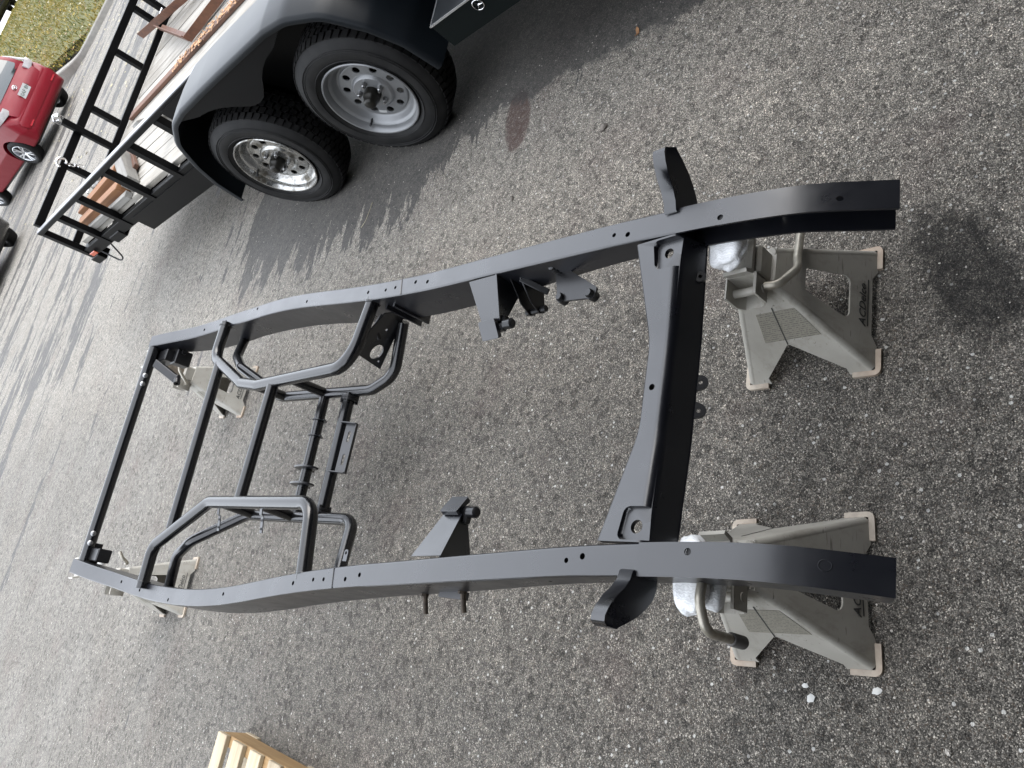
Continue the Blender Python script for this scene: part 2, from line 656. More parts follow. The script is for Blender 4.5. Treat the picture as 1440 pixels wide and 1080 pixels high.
M['stand_steel'] = paint('bare_stand_steel', (.24, .21, .17), .5, .5, var=.3, dust=.5, dustc=(.09, .06, .04), scale=40)
M['foot'] = paint('worn_foot_edge', (.35, .30, .24), .6, var=.15, dust=.5, dustc=(.28, .16, .09), scale=60)
M['rod_steel'] = paint('worn_rod_steel', (.36, .34, .29), .38, .6, var=.2, dust=.4, dustc=(.2, .15, .1), scale=60)
M['rubber'] = paint('black_rubber', (.02, .02, .021), .7, var=.2, bs=.1)
M['grip'] = paint('grey_rubber_grip', (.09, .085, .08), .6, var=.2)
M['print'] = paint('dark_print', (.035, .035, .033), .6, var=.1, bs=0)

def mat_wrap():
    m, n, b = new_mat('stretch_wrap')
    co = geopos(n)
    a = noise(n, geopos(n, (90, 25, 60)), 1.0, 8, .75)
    wv = n.nodes.new('ShaderNodeTexWave')
    wv.inputs['Scale'].default_value = 55
    wv.inputs['Distortion'].default_value = 9
    wv.inputs['Detail'].default_value = 4
    wv.inputs['Detail Scale'].default_value = 2.5
    n.links.new(co, wv.inputs['Vector'])
    c = ramp(n, mth(n, 'ADD', mth(n, 'MULTIPLY', a, .75), mth(n, 'MULTIPLY', wv.outputs['Fac'], .25)), [(.25, (.66, .67, .68)), (.5, (.88, .89, .90))]).outputs[0]
    n.links.new(c, b.inputs['Base Color'])
    b.inputs['Roughness'].default_value = .22
    b.inputs['Coat Weight'].default_value = .4
    b.inputs['Coat Roughness'].default_value = .1
    bump(n, b, mth(n, 'ADD', mth(n, 'ADD', mth(n, 'MULTIPLY', a, .3), noise(n, co, 45, 3)), mth(n, 'MULTIPLY', wv.outputs['Fac'], .35)), .4, .004)
    return m
M['wrap'] = mat_wrap()

def mat_sticker():
    m, n, b = new_mat('warning_sticker')
    co = objco(n)
    sp = n.nodes.new('ShaderNodeSeparateXYZ')
    n.links.new(co, sp.inputs[0])
    wv = mth(n, 'FRACT', mth(n, 'MULTIPLY', sp.outputs[2], 190))
    line = mth(n, 'MULTIPLY', mth(n, 'LESS_THAN', wv, .42), mrange(n, noise(n, co, 260, 2), .46, .5))
    c = mixc(n, mth(n, 'MULTIPLY', line, .75), (.235, .22, .18), (.09, .085, .075))
    n.links.new(c, b.inputs['Base Color'])
    b.inputs['Roughness'].default_value = .5
    return m
M['sticker'] = mat_sticker()

def mat_tyre():
    m, n, b = new_mat('tyre_rubber')
    co = objco(n)
    k = noise(n, co, 14, 5)
    c = mixc(n, mrange(n, k, .35, .7), (.005, .005, .0053), (.013, .0127, .0123))
    n.links.new(c, b.inputs['Base Color'])
    b.inputs['Roughness'].default_value = .62
    b.inputs['Specular IOR Level'].default_value = .22
    bump(n, b, noise(n, co, 240, 2), .12, .001)
    return m
M['tyre'] = mat_tyre()
M['rim_silver'] = paint('silver_wheel_paint', (.19, .195, .20), .38, .45, var=.06, dust=.3, dustc=(.12, .11, .10), scale=20)

def mat_galv():
    m, n, b = new_mat('worn_chrome_rim')
    co = objco(n)
    k = noise(n, co, 16, 6, .65)
    c = mixc(n, mrange(n, k, .48, .62), (.40, .40, .39), (.12, .11, .09))
    n.links.new(c, b.inputs['Base Color'])
    b.inputs['Metallic'].default_value = .9
    n.links.new(mrange(n, k, .4, .65, .15, .5), b.inputs['Roughness'])
    return m
M['rim_worn'] = mat_galv()
M['hub_cap'] = paint('greasy_hub_cap', (.011, .010, .0075), .35, .4, var=.3, scale=60)
M['lug'] = paint('lug_nut_steel', (.30, .30, .30), .3, .9, var=.3, scale=90)
M['trailer_black'] = paint('trailer_black_enamel', (.0016, .0016, .0018), .45, var=.2, dust=.03, dustc=(.02, .019, .017), scale=14, spec=.1)
M['rail_grey'] = paint('weathered_rail_top', (.22, .225, .24), .42, .3, var=.2, dust=.3, scale=20)
M['fender'] = paint('dusty_black_fender', (.003, .0045, .006), .36, .0, var=.3, dust=.6, dustc=(.02, .023, .027), coat=.0, scale=7, spec=.17)
M['plank'] = wood('weathered_plank', (.20, .185, .16), (.36, .34, .305), (.14, .12, .09), 'Y', 1.0, .8, .35)
M['brown_wood'] = wood('brown_stained_wood', (.075, .03, .016), (.15, .065, .034), (.03, .018, .012), 'Y', 1.2, .7, .4)
M['orange_wood'] = wood('cut_orange_lumber', (.16, .065, .025), (.27, .125, .05), (.09, .04, .02), 'Y', 1.0, .7, .2)
M['grey_wood'] = wood('grey_timber', (.13, .125, .115), (.25, .24, .22), (.07, .065, .06), 'Y', 1.0, .8, .4)
M['pallet_wood'] = wood('pale_pallet_wood', (.33, .265, .175), (.49, .42, .30), (.17, .115, .07), 'X', 1.0, .75, .35)
M['pallet_edge'] = wood('tan_pallet_stringer', (.27, .165, .07), (.40, .265, .125), (.15, .09, .04), 'Y', .8, .75, .3)
M['rust_frame'] = paint('rust_brown_steel', (.095, .036, .018), .6, .2, var=.35, dust=.5, dustc=(.17, .08, .04), scale=35)
M['chips'] = paint('wood_chips', (.36, .20, .10), .8, var=.4, scale=90)
M['toolbox'] = paint('dark_green_gloss', (.0015, .0038, .0042), .3, var=.1, coat=.0, scale=10, spec=.18)
M['toolbox_lid'] = paint('toolbox_lid', (.007, .009, .011), .38, .2, var=.3, dust=.4, dustc=(.05, .052, .054), scale=30)
M['alu'] = paint('aluminium_trim', (.62, .63, .64), .28, .9, var=.1, scale=50)
M['chrome'] = paint('chrome', (.72, .72, .73), .14, 1.0, var=.05, scale=50, bs=0)
M['marker'] = paint('orange_marker_lens', (.45, .06, .015), .25, var=.15, coat=.5)
M['car_red'] = paint('metallic_red_paint', (.16, .0006, .008), .42, .0, var=.06, coat=.12, spec=.3, scale=60, bs=0)
M['car_black'] = paint('black_car_paint', (.006, .006, .007), .25, .1, var=.1, coat=1.0, scale=30, bs=0)
M['car_glass'] = paint('tinted_glass', (.02, .028, .03), .05, var=.05, bs=0, spec=.9)
M['car_trim'] = paint('black_plastic_trim', (.015, .015, .016), .5, var=.1)
M['tail_clear'] = paint('clear_tail_lamp', (.38, .36, .36), .25, var=.2, coat=.2, bs=0, scale=12)
M['tail_red'] = paint('red_tail_lamp', (.36, .01, .02), .15, var=.1, coat=.8, bs=0)
M['plate_white'] = paint('plate_white', (.40, .405, .40), .4, var=.03, bs=0)
M['plate_ink'] = paint('plate_ink', (.008, .04, .025), .5, var=.05, bs=0)
M['alloy'] = paint('alloy_wheel', (.55, .56, .58), .25, .8, var=.08, bs=0)
M['concrete'] = paint('kerb_concrete', (.23, .22, .20), .85, var=.15, dust=.4, dustc=(.2, .18, .15), scale=12, bs=.3)
M['soil'] = paint('lawn_soil', (.075, .075, .018), .95, var=.3, dust=.7, dustc=(.11, .085, .03), scale=3, bs=.2)
M['stone'] = paint('pale_stone_chip', (.42, .39, .35), .85, var=.25, scale=80)
M['white_chip'] = paint('white_plaster_chip', (.55, .545, .52), .85, var=.06, scale=80)
M['leaf_brown'] = paint('brown_leaf', (.20, .10, .04), .7, var=.3, scale=60)
M['leaf_yellow'] = paint('yellow_leaf', (.30, .21, .035), .7, var=.3, scale=60)
M['leaf_pale'] = paint('pale_leaf', (.38, .34, .23), .7, var=.2, scale=60)
M['bark'] = paint('grey_bark', (.13, .115, .10), .9, var=.4, scale=60, bs=.4)
M['siding'] = paint('house_siding', (.05, .05, .05), .8, var=.08, scale=6)
M['interior'] = paint('garage_interior', (.06, .058, .055), .9, var=.1, scale=4)
M['roof'] = paint('roof_shingle', (.06, .058, .055), .9, var=.25, scale=10)

def blade_mat(name, c1, c2):
    m, n, b = new_mat(name)
    co = geopos(n)
    c = mixc(n, mrange(n, noise(n, co, 1.3, 4), .35, .65), c1, c2)
    n.links.new(c, b.inputs['Base Color'])
    b.inputs['Roughness'].default_value = .7
    return m
M['added_wood_mass'] = blade_mat('added_wood_mass', (.028, .038, .014), (.06, .055, .02))
M['blade'] = blade_mat('grass_blades', (.072, .088, .009), (.18, .135, .013))

# ------------------------------------------------------------------ ground, kerb, lawn
def structure(o):
    o['kind'] = 'structure'
    return o

def build_ground():
    bm = MB()
    S = 250
    bm.add([(-S, -S, 0), (S, -S, 0), (S, S, 0), (-S, S, 0)], [(0, 1, 2, 3)])
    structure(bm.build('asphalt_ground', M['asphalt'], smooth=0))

KERB = fillet([(9.75, 60, 0), (9.75, 19.6, 0), (9.6, 17.2, 0), (12.2, 15.9, 0), (45, 10, 0)], [4, .9, 4], 8)

def lawn_z(x, y):
    d = max(0, y - 17.3)
    return .11 + min(1.22, d * .105)

def build_lawn():
    # kerb: a low concrete upstand following the lawn edge
    rings = []
    for i, p in enumerate(KERB):
        a = KERB[max(i - 1, 0)]
        b = KERB[min(i + 1, len(KERB) - 1)]
        t = (b - a).normalized()
        nn = Vector((-t.y, t.x, 0))          # towards the lawn
        if i and p.y < 60:
            pass
        z1 = .12 + (lawn_z(p.x, p.y) - .11)
        prof = [(-.02, -.05), (0, z1 - .02), (.02, z1), (.13, z1), (.15, z1 - .02), (.15, -.05)]
        rings.append([p + nn * u + Vector((0, 0, v)) for u, v in prof])
    k = MB()
    k.loft(rings)
    structure(k.build('concrete_kerb', M['concrete']))
    # lawn sheet
    g = MB()
    xs = [9.85 + i * .6 for i in range(60)]
    ys = [9 + j * .7 for j in range(45)]
    ok = {}
    def inside(x, y):
        # on the lawn side of the kerb line
        if y > 17.5:
            return x > 9.88
        ky = None
        for a, b in zip(KERB, KERB[1:]):
            if a.x <= x <= b.x and b.x > a.x:
                ky = a.y + (b.y - a.y) * (x - a.x) / (b.x - a.x)
        return ky is not None and y > ky + .13
    vs = []
    fs = []
    for i, x in enumerate(xs):
        for j, y in enumerate(ys):
            ok[i, j] = len(vs)
            # pull the near edge of the grid onto the kerb
            yy = y
            if not inside(x, y):
                for a, b in zip(KERB, KERB[1:]):
                    if a.x <= x <= b.x and b.x > a.x:
                        ky = a.y + (b.y - a.y) * (x - a.x) / (b.x - a.x)
                        if y + .7 > ky and y < 17.5:
                            yy = ky + .12
            vs.append((x, yy, lawn_z(x, yy)))
    for i in range(len(xs) - 1):
        for j in range(len(ys) - 1):
            q = [ok[i, j], ok[i + 1, j], ok[i + 1, j + 1], ok[i, j + 1]]
            if all(inside(vs[k_][0], vs[k_][1] + .02) for k_ in q):
                fs.append(tuple(q))
    g.add(vs, fs)
    structure(g.build('lawn', M['soil']))
    # blades of grass
    bl = MB()
    ly = MB()
    rnd = random.Random(3)
    cnt = 0
    while cnt < 52000:
        x = rnd.uniform(9.9, 26)
        y = 15 + 15 * rnd.random() ** .9
        if not inside(x, y):
            continue
        cnt += 1
        z = lawn_z(x, y)
        h = rnd.uniform(.03, .085)
        a = rnd.uniform(0, PI)
        wdt = rnd.uniform(.008, .02)
        dx, dy = math.cos(a) * wdt, math.sin(a) * wdt
        lx, ly_ = rnd.uniform(-.04, .04), rnd.uniform(-.04, .04)
        bl.add([(x - dx, y - dy, z - .01), (x + dx, y + dy, z - .01), (x + lx, y + ly_, z + h)], [(0, 1, 2)])
    o = bl.build('grass', M['blade'], smooth=0)
    o['kind'] = 'stuff'
    o.data.materials.append(M['leaf_yellow'])
    for p in o.data.polygons:
        if rnd.random() < .16:
            p.material_index = 1
    for i in range(2600):
        x = rnd.uniform(9.9, 24)
        y = 15 + 12 * rnd.random()
        if not inside(x, y):
            continue
        leaf(ly, x, y, lawn_z(x, y) + .05, rnd.uniform(.025, .05), rnd)
    o = ly.build('fallen_leaves', M['leaf_yellow'], smooth=0)
    o.data.materials.append(M['leaf_brown'])
    o.data.materials.append(M['leaf_pale'])
    for p in o.data.polygons:
        p.material_index = (p.index // 2 * 7919) % 5 % 3
    o['kind'] = 'stuff'
    # leaves blown on to the road by the kerb
    rd = MB()
    for i in range(420):
        y = rnd.uniform(10, 19)
        x = rnd.uniform(4.6, 10.5) if rnd.random() < .6 else rnd.uniform(8, 13)
        if inside(x - .2, y) or inside(x, y + .3):
            continue
        leaf(rd, x, y, .012, rnd.uniform(.02, .045), rnd)
    o = rd.build('road_leaves', M['leaf_pale'], smooth=0)
    o['kind'] = 'stuff'

def leaf(mb, x, y, z, s, rnd):
    a = rnd.uniform(0, 2 * PI)
    t = rnd.uniform(-.5, .5)
    c, sn = math.cos(a) * s, math.sin(a) * s
    mb.add([(x - c, y - sn, z), (x + sn * .6, y - c * .6, z + t * s * .4), (x + c, y + sn, z + s * .2), (x - sn * .6, y + c * .6, z + t * s)],
           [(0, 1, 2), (0, 2, 3)])

# ------------------------------------------------------------------ garage behind the camera (the drive starts at its door)
def build_house():
    t = thing('house', 'dark sided house with an open garage door at the head of the drive', 'house', (0, -.35, 0))
    mb = MB()
    mb.box(-7, -3.2, -.15, 0, 0, 2.75)
    mb.box(2.6, 7, -.15, 0, 0, 2.75)
    mb.box(-3.2, 2.6, -.15, 0, 2.3, 2.75)
    mb.box(-7, -6.85, -7, -.15, 0, 2.75)
    mb.box(6.85, 7, -7, -.15, 0, 2.75)
    mb.box(-7, 7, -7.15, -7, 0, 2.75)
    mb.build('wall', M['siding'], t, smooth=0)
    mb = MB()
    mb.box(-6.84, 6.84, -6.98, -.16, 2.45, 2.6)
    mb.build('ceiling', M['interior'], t, smooth=0)
    mb = MB()
    mb.box(-6.84, 6.84, -6.98, -.16, .004, .02)
    mb.build('garage_floor', M['interior'], t, smooth=0)
    mb = MB()
    e, zr = .8, 5.4
    for y0, y1 in ((e, -3.6), (-7.7, -3.6)):
        d = .14
        mb.add([(-7.4, y0, 2.75), (7.4, y0, 2.75), (7.4, y1, zr), (-7.4, y1, zr),
                (-7.4, y0, 2.75 + d), (7.4, y0, 2.75 + d), (7.4, y1, zr + d), (-7.4, y1, zr + d)],
               [(0, 1, 2, 3), (4, 7, 6, 5), (0, 4, 5, 1), (2, 6, 7, 3), (0, 3, 7, 4), (1, 5, 6, 2)])
    mb.build('roof', M['roof'], t, smooth=0)
    mb = MB()
    mb.box(-7.35, 7.35, 0.002, .75, 2.72, 2.745)
    mb.build('soffit', M['siding'], t, smooth=0)

# ------------------------------------------------------------------ unseen tree ring, added to block low sky and darken upright faces
def build_added_woods():
    from mathutils import noise as mn
    rnd = random.Random(21)
    bm = bmesh.new()
    bmesh.ops.create_icosphere(bm, subdivisions=3, radius=1)
    bv = [v.co.copy() for v in bm.verts]
    bf = [tuple(v.index for v in f.verts) for f in bm.faces]
    bm.free()
    mb = MB()
    a = 62.0
    while a < 318:
        rr = rnd.uniform(24, 32)
        if a > 290:
            rr += 8
        x, y = rr * math.sin(R(a)), rr * math.cos(R(a))
        h = rnd.uniform(3.2, 5.2)
        w_ = rnd.uniform(2.2, 3.4)
        sd_ = rnd.uniform(0, 50)
        vs = []
        for v in bv:
            k = 1 + .35 * mn.noise(v * 1.6 + Vector((sd_, 0, 0))) + .22 * mn.noise(v * 4.5 + Vector((0, sd_, 0))) + .12 * mn.noise(v * 11 + Vector((0, 0, sd_)))
            vs.append(Vector((x + v.x * k * w_, y + v.y * k * w_, h * .98 + v.z * k * h)))
        mb.add(vs, bf)
        a += rnd.uniform(4.5, 6.5)
    o = mb.build('added_woods', M['added_wood_mass'], smooth=0)
    o['kind'] = 'stuff'

# ------------------------------------------------------------------ the chassis frame
W_ = hermite([.40, .6, .75, .9, 1.05, 1.2, 1.35, 1.5, 1.65, 1.8, 1.95, 2.1, 2.25, 2.4, 2.55, 2.7, 2.85, 3.0, 3.15, 3.3, 3.45, 3.62],
             [.320, .321, .328, .338, .351, .365, .379, .393, .407, .424, .444, .467, .492, .515, .532, .542, .546, .545, .538, .528, .518, .502])
Z_ = hermite([.40, .58, .85, 1.2, 1.6, 2.0, 2.3, 2.6, 2.9, 3.25, 3.62],
             [.360, .439, .469, .463, .447, .439, .433, .435, .441, .474, .562])
D_ = hermite([.40, .75, .95, 1.1, 1.3, 1.58, 1.88, 2.26, 2.6, 2.9, 3.08, 3.33, 3.48, 3.55, 3.62],
             [.062, .066, .069, .083, .107, .131, .150, .154, .142, .130, .136, .128, .106, .078, .062])
HB = .0285

def rail_box_section(s, sg):
    w, z, d = W_(s), Z_(s), D_(s)
    q = rounded([(-HB, -d), (HB, -d), (HB, 0), (-HB, 0)], .006, 3)
    return [Vector((sg * (w + p[0]), s, z + p[1])) for p in q]

def rail_c_section(s, sg):
    w, z, d = W_(s), Z_(s), D_(s)
    t = .004
    # open towards the middle of the frame
    q = [(HB, -d), (HB, 0), (-HB, 0), (-HB, -t), (HB - t, -t), (HB - t, -d + t), (-HB, -d + t), (-HB, -d)]
    sl = max(0, (Z_(s + .01) - Z_(s - .01)) / .02) if s > .41 else .45
    return [Vector((sg * (w + p[0]), s - p[1] * sl, z + p[1])) for p in q]

HOLES = [(.313, .707, .006), (.332, .918, .006), (.341, .955, .005), (.405, 1.644, .006), (.419, 1.705, .006), (.426, 1.809, .0055), (.430, 1.861, .0055),
         (.446, 1.964, .006), (.507, 2.384, .006), (.559, 2.786, .006), (.547, 3.039, .006), (.531, 3.204, .006), (.315, .504, .009)]

def build_chassis():
    t = thing('chassis_frame', 'freshly painted black truck chassis frame resting on four jack stands on the asphalt', 'chassis frame', (0, 1.9, 0))
    O = Vector((0, -1.9, 0))

    def part(mb, name, m='black_satin', parent=t, **k):
        for i, p in enumerate(mb.v):
            mb.v[i] = Vector(p) + O
        return mb.build(name, M[m], parent, **k)

    S0, S1 = .42, 3.585
    for sg in (-1, 1):
        mb = MB()
        n1 = 9
        ss = [S0 + (.80 - S0) * i / n1 for i in range(n1 + 1)]
        rings = [rail_c_section(s, sg) for s in ss]
        mb.loft(rings)
        n2 = 56
        ss = [.795 + (S1 - .795) * i / n2 for i in range(n2 + 1)]
        rings = [rail_box_section(s, sg) for s in ss]
        # rounded far end
        end = rings[-1]
        c = sum(end, Vector()) / len(end)
        rings.append([c + (p - c) * .86 + Vector((0, .012, 0)) for p in end])
        mb.loft(rings)
        rail = part(mb, 'side_rail', smooth=40)
        cut = MB()
        for w, s, r_ in HOLES:
            if s < .6:
                if sg < 0:
                    continue
                r_ = .0055
            z = Z_(s) - 1.9 * 0
            cut.lathe([(-.02, 0.0001), (-.02, r_), (.02, r_), (.02, .0001)], 14, Matrix.Translation((sg * w, s - 1.9, z)) @ Matrix.Rotation(PI / 2, 4, 'Y'))
        # two slots in the outer wall near the front
        for s in (1.02, .70, .62):
            cut.lathe([(-.03, .0001), (-.03, .004), (.03, .004), (.03, .0001)], 10,
                      Matrix.Translation((sg * (W_(s) + HB), s - 1.9, Z_(s) - .035)))
        co = cut.build('cutter', M['black_satin'])
        co.parent = t
        bake_diff(rail, co)
        if sg < 0:
            mb = MB()
            sl = (Z_(.514) - Z_(.494)) / .02
            mb.tube([Vector((-.315 + .0085 * math.cos(a), .504 + .0085 * math.sin(a), Z_(.504) + .0085 * math.sin(a) * sl + .0002)) for a in [2 * PI * k / 24 for k in range(24)]], .0008, 6, closed=True)
            part(mb, 'plug_weld', parent=rail)
        mb = MB()
        mb.lathe([(-.008, .0001), (-.008, .0062), (-.0045, .0062), (-.0045, .0001)], 14, Matrix.Translation((sg * .313, .707, Z_(.707))) @ Matrix.Rotation(-PI / 2, 4, 'Y'))
        part(mb, 'hole_shade_disc', 'rubber', parent=rail)  # dark disc added in the hole, its shade put into the colour
        # weld bead where the two rail halves meet
        mb = MB()
        s = 1.77
        mb.tube([(sg * (W_(s) - HB * .9), s, Z_(s) + .0005), (sg * (W_(s) + HB * .9), s + .012 * sg, Z_(s) + .0005)], .0016, 6)
        part(mb, 'weld_bead', parent=rail)

    # ---- crossmember: pressed hat section, dropped in the middle
    kx = [-.302, -.115, -.100, -.085, -.070, .070, .085, .100, .115, .302]
    zt = [.466, .4395, .4378, .4366, .436, .436, .4366, .4378, .4395, .466]
    sf = [.894, .8595, .8575, .8562, .8555, .8555, .8562, .8575, .8595, .894]       # far edge
    sn = [.794, .8045, .8055, .8062, .8066, .8066, .8062, .8055, .8045, .794]       # near edge (fold)
    rings = []
    for x, z, a, b in zip(kx, zt, sf, sn):
        d = .066
        rings.append([Vector(p) for p in ((x, a, z - .002), (x, a - .003, z), (x, b + .014, z), (x, b + .0085, z - .0009), (x, b + .0035, z - .0035), (x, b - .0005, z - .0075), (x, b - .003, z - .0125), (x, b - .0055, z - .018),
                                          (x, b - .022, z - d), (x, b - .024, z - d - .003), (x, b + .018, z - d - .003), (x, b + .018, z - .022), (x, a, z - .022))])
    mb = MB()
    mb.loft(rings)
    xm = part(mb, 'crossmember', smooth=28)
    cut = MB()
    for x, s, r_, z in ((.272, .822, .0105, .462), (-.272, .822, .0125, .462), (-.004, .836, .0065, .427)):
        cut.lathe([(-.04, .0001), (-.04, r_), (.04, r_), (.04, .0001)], 18, Matrix.Translation((x, s - 1.9, z)) @ Matrix.Rotation(PI / 2, 4, 'Y'))
    co = cut.build('cutter', M['black_satin'])
    co.parent = t
    bake_diff(xm, co, 20)
    # pressed pockets round the body-mount holes, open at the near fold
    cut = MB()
    for sg in (-1, 1):
        q = rounded([(-.036, -.06), (.026, -.06), (.026, .030), (-.036, .026)], [0, 0, .012, .014], 4)
        r0, r1 = [], []
        for p in q:
            r0.append(Vector((sg * (.272 + p[0] * .93), .822 + p[1] * (.93 if p[1] > 0 else 1) - 1.9, .4515 - .004 + .004 * (1 if p[0] > 0 else 0))))
            r1.append(Vector((sg * (.272 + p[0] * 1.12), .822 + p[1] * (1.12 if p[1] > 0 else 1) - 1.9, .485)))
        cut.loft([r0, r1])
    co = cut.build('cutter', M['black_satin'])
    co.parent = t
    bake_diff(xm, co, 20)
    # boss plates welded under the near face
    mb = MB()
    prof = [(-.046, .02), (-.046, 0)]
    for cx_, a0, a1 in ((-.0285, 175, 345), (.0285, 195, 365)):
        for k in range(9):
            a = R(a0 + (a1 - a0) * k / 8)
            prof.append((cx_ + .0145 * math.cos(a), -.012 + .0145 * math.sin(a)))
        if cx_ < 0:
            prof += [(-.010, -.004), (0, 0), (.010, -.004)]
    prof += [(.046, 0), (.046, .02)]
    mb.plate(prof, [circle(-.0285, -.012, .0042, 10), circle(.0285, -.012, .0042, 10)], .006,
             plane_M((-.004, .788, .370), (1, 0.02, 0), (0, -.45, .9)))
    part(mb, 'boss_plate', 'black_bolt', parent=xm, bevel=.0015)
    mb = MB()
    mb.plate(circle(0, 0, .0115, 16), [circle(0, 0, .004, 10)], .008, plane_M((.232, .776, .404), (1, 0, 0), (0, -.45, .9)))
    part(mb, 'boss_plate', 'black_bolt', parent=xm)

    # ---- outrigger horns on the outer faces
    for sg in (-1, 1):
        mb = MB()
        path = [(.352, .4745), (.368, .482), (.384, .500), (.400, .522), (.420, .541), (.434, .550), (.443, .551), (.449, .545), (.451, .533)]
        sN = [.800, .798, .794, .791, .788, .786, .785, .785, .785]
        top = []
        for (x, z), s in zip(path, sN):
            top.append([Vector((sg * x, s, z)), Vector((sg * x, s + .027, z + .001)), Vector((sg * (x - .003), s + .027, z - .004)), Vector((sg * (x - .003), s, z - .005))])
        mb.loft(top)
        # deep side web under the strap
        low = [(.352, .420), (.374, .422), (.392, .434), (.410, .455), (.426, .480), (.437, .504), (.446, .524), (.4495, .531), (.4512, .5325)]
        web = []
        for (x, z), s, (lx, lz) in zip(path, sN, low):
            web.append([Vector((sg * x, s + .0005, z - .001)), Vector((sg * x, s + .0045, z - .001)),
                        Vector((sg * lx, s - .012 + .0045, lz)), Vector((sg * lx, s - .012, lz))])
        mb.loft(web)
        part(mb, 'outrigger_horn', smooth=40)
        mb = MB()
        mb.tube([(sg * .362, .800, .4745), (sg * .362, .828, .4755)], .003, 8)
        part(mb, 'weld_bead')

    # ---- engine mounts on the inner top edge of each rail
    for sg in (-1, 1):
        mb = MB()
        A = [Vector((sg * .352, 1.442, .454)), Vector((sg * .346, 1.334, .457))]
        B = [Vector((sg * .246, 1.409, .412)), Vector((sg * .243, 1.345, .410))]
        th = Vector((0, 0, -.004))
        rings = []
        for i in range(6):
            f = i / 5
            a, b = A[0].lerp(B[0], f), A[1].lerp(B[1], f)
            rings.append([a, b, b + th, a + th])
        mb.loft(rings)
        # near web, triangular
        w0, w1 = Vector((sg * .352, 1.338, .455)), Vector((sg * .243, 1.348, .408))
        web = [w0, w1, w1 + Vector((0, 0, -.018)), Vector((sg * .352, 1.338, .36))]
        mb.add([p for p in web] + [p + Vector((0, .005, 0)) for p in web],
               [(0, 1, 2, 3), (7, 6, 5, 4), (0, 4, 5, 1), (1, 5, 6, 2), (2, 6, 7, 3), (3, 7, 4, 0)])
        mt = part(mb, 'engine_mount', smooth=30)
        mb = MB()
        pm = plane_M((sg * .2205, 1.378, .4125), (0, 1, 0), (sg * -.56, 0, .83) if sg > 0 else (.56, 0, .83))
        mb.plate(rounded([(-.030, -.026), (.030, -.026), (.030, .024), (-.030, .024)], .005, 3), [], .012, pm)
        part(mb, 'mount_pad', parent=mt, bevel=.002)
        mb = MB()
        mb.lathe([(-.004, .0001), (-.004, .013), (.02, .013), (.024, .009), (.024, .0001)], 14,
                 Matrix.Translation((sg * .236, 1.332, .397)) @ Matrix.Rotation(-PI / 2, 4, 'Z'))
        mb.box(min(sg * .222, sg * .262), max(sg * .222, sg * .262), 1.336, 1.366, .386, .404, None, .003)
        part(mb, 'mount_bolt', 'black_bolt', parent=mt)

    # ---- shock hoops
    r_up, r_lo = .0215, .0195
    for sg in (-1, 1):
        mb = MB()
        if sg > 0:
            pts = [(.530, 3.005, .456), (.372, 3.0, .459), (.228, 2.69, .449), (.207, 2.56, .443), (.210, 2.04, .423), (.262, 1.985, .421), (.43, 1.955, .419)]
            rad = [.075, .06, .10, .14, .14]
        else:
            pts = [(.540, 3.006, .457), (.385, 3.016, .459), (.217, 2.655, .448), (.217, 2.005, .421), (.435, 1.953, .419)]
            rad = [.055, .09, .07]
        mb.tube([(sg * a, b, c) for a, b, c in fillet(pts, rad)], r_up, 18)
        uh = part(mb, 'upper_hoop', 'black_tube', smooth=60)
        for yy, zz in ((pts[0][1], pts[0][2]), (pts[-1][1], pts[-1][2])):
            mb = MB()
            xx = W_(yy) - HB - .001
            mb.tube([(sg * xx, yy + (r_up + .001) * math.cos(a), zz + (r_up + .001) * math.sin(a)) for a in [2 * PI * k / 40 for k in range(40)]],
                    [.0028 + .0007 * (k % 2) for k in range(40)], 7, closed=True)
            part(mb, 'weld_bead', 'black_tube', parent=uh, smooth=60)
        mb = MB()
        if sg > 0:
            pts = [(.520, 3.075, .336), (.415, 3.02, .368), (.345, 2.90, .385), (.224, 2.66, .30), (.222, 2.16, .225), (.262, 2.05, .222), (.41, 1.965, .29)]
            rad = [.06, .06, .10, .11, .11]
        else:
            pts = [(.520, 3.07, .336), (.40, 3.0, .37), (.345, 2.88, .38), (.226, 2.67, .295), (.220, 2.09, .220), (.40, 1.99, .29)]
            rad = [.08, .10, .10, .075]
        mb.tube([(sg * a, b, c) for a, b, c in fillet(pts, rad)], r_lo, 18)
        part(mb, 'lower_hoop', 'black_tube', smooth=60)
        for s1, s2 in ((2.60, 2.63), (2.36, 2.40)):
            mb = MB()
            z1 = .425 + (s1 - 2.0) * .03
            z2 = .225 + (s2 - 2.12) * .135
            mb.tube([(sg * .214, s1, z1), (sg * .223, s2, z2)], .018, 14)
            part(mb, 'hoop_strut', 'black_tube', smooth=60)

    # ---- cross tubes
    mb = MB()
    mb.tube([(-.318, 2.900, .457), (.338, 2.930, .459)], .0205, 18)
    part(mb, 'cross_tube', 'black_tube', smooth=60)
    mb = MB()
    mb.tube([(-.212, 2.452, .437), (.212, 2.452, .437)], .0195, 18)
    part(mb, 'cross_tube', 'black_tube', smooth=60)
    mb = MB()
    mb.tube([(-.492, 3.585, .510), (.478, 3.565, .532)], .0225, 18)
    ft = part(mb, 'front_tube', 'black_tube', smooth=60)
    for x in (-.405, -.365, .30, .34):
        mb = MB()
        f = (x + .492) / .97
        c = Vector((x, 3.585 - .02 * f, .510 + .022 * f))
        d = Vector((0, -.93, .30)).normalized()
        base = c + d * .018
        mb.lathe([(0, .011), (.006, .011), (.008, .0075), (.013, .006), (.014, .0001)], 12, plane_M(base, (0, 0, 1), d) @ Matrix.Rotation(-PI / 2, 4, 'Y'))
        part(mb, 'bolt_head', 'lug', parent=ft)
    mb = MB()
    mb.tube([(-.218, 2.39, .258), (.220, 2.40, .262)], .0185, 18)
